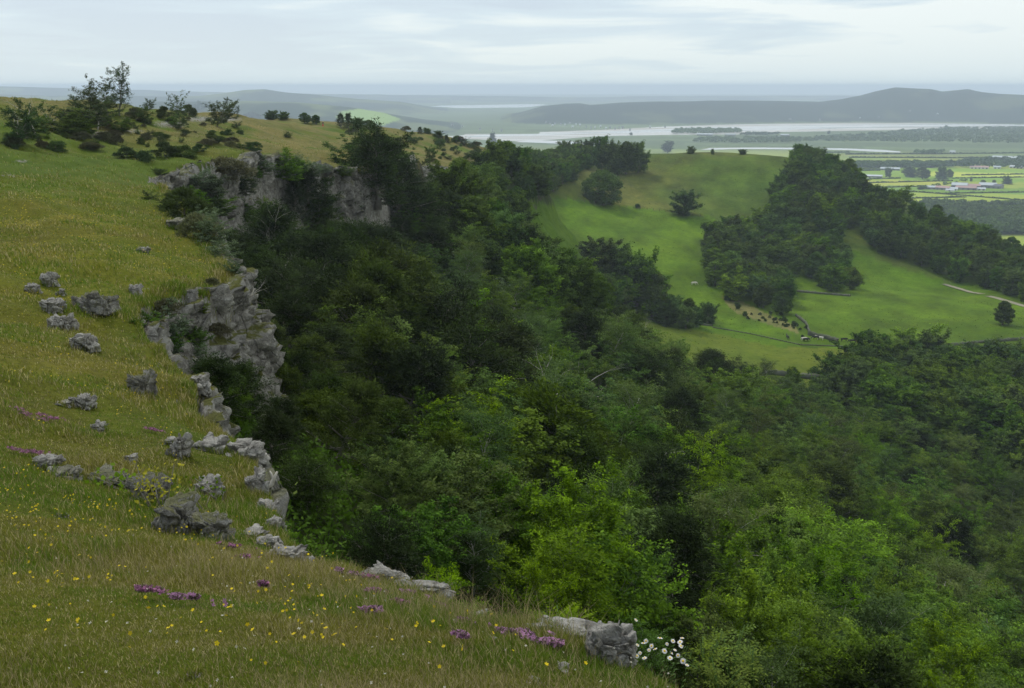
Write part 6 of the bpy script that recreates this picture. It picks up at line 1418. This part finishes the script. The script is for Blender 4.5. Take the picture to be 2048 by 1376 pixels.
sheet('tidal_sand', [(880, 276), (960, 279), (1040, 283), (1110, 279), (1200, 272), (1340, 270), (1480, 269), (1560, 264), (1800, 260), (1900, 258), (2050, 256), (2300, 254), (2300, 243.5), (2048, 244.5), (1850, 245), (1700, 245.5), (1560, 247), (1440, 249.5), (1330, 253), (1200, 260), (1060, 264.5), (960, 266), (880, 266)], M['sand'], -184.8)
sheet('bay_water', [(930, 274), (1000, 273.5), (1150, 268), (1340, 264), (1480, 262), (1560, 260), (1700, 256), (1900, 254), (2060, 252.5), (2300, 251), (2300, 247), (2048, 247.5), (1850, 248), (1700, 249), (1560, 251), (1440, 254), (1330, 258), (1200, 263.5), (1060, 268), (960, 269.5)], M['water'], -184.6)
sheet('tidal_channel', [(1400, 300), (1480, 298), (1560, 298.5), (1640, 299), (1700, 300.5), (1740, 303), (1800, 305), (1802, 303), (1770, 300), (1700, 297), (1600, 295.5), (1500, 295), (1420, 296)], M['water'], -184.6)
sheet('tidal_channel', [(1030, 284), (1090, 286), (1160, 290), (1180, 288), (1140, 282), (1060, 280)], M['water'], -184.6)
sheet('far_bay', [(860, 214), (920, 216), (1000, 216.5), (1060, 214), (1095, 209), (1060, 208), (960, 210), (880, 211)], M['water'], -184.6)
sheet('far_bay', [(1600, 206), (1660, 206.5), (1690, 204), (1650, 203), (1600, 203.6)], M['water'], -184.6)
sheet('far_sea', [(1200, 198), (1500, 199), (1600, 198.5), (1600, 197), (1400, 196.5), (1200, 196.8)], M['water'], -184.6)
print('far', round(time.time() - T0, 1))
# ------------------------------------------------------------------ haze
def build_haze():
    t = NT('hazy air')
    pv = t.n('ShaderNodeVolumePrincipled', {'Color': (.77, .89, 1.0), 'Density': HAZE, 'Anisotropy': 0.0})
    t.t.links.new(pv.outputs[0], t.out.inputs['Volume'])
    t.m.cycles.homogeneous_volume = True
    m = MB(); m.box(-25500, 25500, -25500, 25500, -3, CAMZ + 24)
    o = link('haze', m.mesh('haze', t.m), label='pale blue summer haze lying over the low country and bay', category='haze', kind='stuff')
    return o
HAZE = 1.22e-4
build_haze()
# ------------------------------------------------------------------ light
SUN_AZ, SUN_EL = math.radians(-38), math.radians(52)
w = bpy.data.worlds.new('World'); sc.world = w; w.use_nodes = True
nt = w.node_tree; nt.nodes.clear()
def N(typ, **kw):
    n = nt.nodes.new(typ)
    for k, v in kw.items(): setattr(n, k, v)
    return n
out = N('ShaderNodeOutputWorld'); bg = N('ShaderNodeBackground'); nt.links.new(bg.outputs[0], out.inputs[0])
sky = N('ShaderNodeTexSky', sky_type='NISHITA', sun_disc=False, sun_elevation=SUN_EL, sun_rotation=SUN_AZ, altitude=200.0, air_density=1.0, dust_density=2.0, ozone_density=1.5)
tc = N('ShaderNodeTexCoord'); sx = N('ShaderNodeSeparateXYZ'); nt.links.new(tc.outputs['Generated'], sx.inputs[0])
def mth(op, a, b=0.0):
    m = N('ShaderNodeMath', operation=op)
    for i, q in enumerate((a, b)):
        if isinstance(q, bpy.types.NodeSocket): nt.links.new(q, m.inputs[i])
        else: m.inputs[i].default_value = q
    return m.outputs[0]
# flat cloud deck: direction divided by its rise, so that the sheets close up towards the horizon
den = mth('ADD', mth('MAXIMUM', sx.outputs['Z'], 0.0), .055)
cx = N('ShaderNodeCombineXYZ'); nt.links.new(mth('DIVIDE', sx.outputs['X'], den), cx.inputs[0]); nt.links.new(mth('DIVIDE', sx.outputs['Y'], den), cx.inputs[1])
mp = N('ShaderNodeMapping'); mp.inputs['Scale'].default_value = (.55, .50, 1); mp.inputs['Location'].default_value = (3.1, 1.7, 0); nt.links.new(cx.outputs[0], mp.inputs[0])
n1 = N('ShaderNodeTexNoise'); n1.inputs['Scale'].default_value = 1.0; n1.inputs['Detail'].default_value = 7; n1.inputs['Roughness'].default_value = .5; n1.inputs['Distortion'].default_value = .5; nt.links.new(mp.outputs[0], n1.inputs['Vector'])
n2 = N('ShaderNodeTexNoise'); n2.inputs['Scale'].default_value = .28; n2.inputs['Detail'].default_value = 3; nt.links.new(mp.outputs[0], n2.inputs['Vector'])
f = mth('ADD', mth('MULTIPLY', n1.outputs['Fac'], .65), mth('MULTIPLY', n2.outputs['Fac'], .35))
# brighter towards the right of the view where the cloud is thin
f = mth('ADD', f, mth('MULTIPLY', sx.outputs['X'], .26))
cr = N('ShaderNodeValToRGB'); e = cr.color_ramp.elements
e[0].position = .38; e[0].color = (5.9, 6.9, 8.0, 1); e[1].position = .56; e[1].color = (9.3, 9.9, 9.8, 1)
k = e.new(.47); k.color = (6.6, 7.8, 8.7, 1)
nt.links.new(f, cr.inputs[0])
hz = N('ShaderNodeMix', data_type='RGBA'); nt.links.new(mth('POWER', mth('SUBTRACT', 1.0, mth('MAXIMUM', sx.outputs['Z'], 0.0)), 22.0), hz.inputs[0]); nt.links.new(cr.outputs[0], hz.inputs[6]); hz.inputs[7].default_value = (7.6, 8.9, 9.3, 1)
ov = N('ShaderNodeMix', data_type='RGBA', blend_type='MULTIPLY'); ov.inputs[0].default_value = 1
cg = N('ShaderNodeCombineColor'); zz_ = mth('ADD', mth('MULTIPLY', mth('POWER', mth('MAXIMUM', sx.outputs['Z'], 0.0), 1.3), .7), 1.0)
for i in range(3): nt.links.new(zz_, cg.inputs[i])
nt.links.new(hz.outputs[2], ov.inputs[6]); nt.links.new(cg.outputs[0], ov.inputs[7])
mx = N('ShaderNodeMix', data_type='RGBA'); mx.inputs[0].default_value = .86; nt.links.new(sky.outputs[0], mx.inputs[6]); nt.links.new(ov.outputs[2], mx.inputs[7])
nt.links.new(mx.outputs[2], bg.inputs[0]); bg.inputs[1].default_value = .104
sun = bpy.data.lights.new('sun', 'SUN'); sun.energy = 2.3; sun.angle = math.radians(5); sun.color = (1, .95, .86)
so = bpy.data.objects.new('sun', sun); C.objects.link(so)
from mathutils import Vector
sd = Vector((math.sin(SUN_AZ) * math.cos(SUN_EL), math.cos(SUN_AZ) * math.cos(SUN_EL), math.sin(SUN_EL)))
so.rotation_euler = (-sd).to_track_quat('-Z', 'Y').to_euler()
so.location = (0, 0, CAMZ + 300)
# ------------------------------------------------------------------ camera
cam = bpy.data.cameras.new('camera'); co = bpy.data.objects.new('camera', cam); C.objects.link(co); sc.camera = co
cam.sensor_width = 36; cam.lens = 36 * 2000 / 2048; cam.clip_start = .1; cam.clip_end = 60000
co.location = (0, 0, CAMZ); co.rotation_euler = (math.pi / 2 - PITCH, 0, 0)
sc.view_settings.view_transform = 'Standard'; sc.view_settings.look = 'None'; sc.view_settings.gamma = 1; sc.view_settings.exposure = 0
sc.cycles.use_denoising = True
sc.cycles.max_bounces = 6; sc.cycles.diffuse_bounces = 2; sc.cycles.transmission_bounces = 2; sc.cycles.volume_bounces = 0; sc.cycles.glossy_bounces = 2
sc.render.use_persistent_data = False
print('script', round(time.time() - T0, 1), 'objects', len(bpy.data.objects))
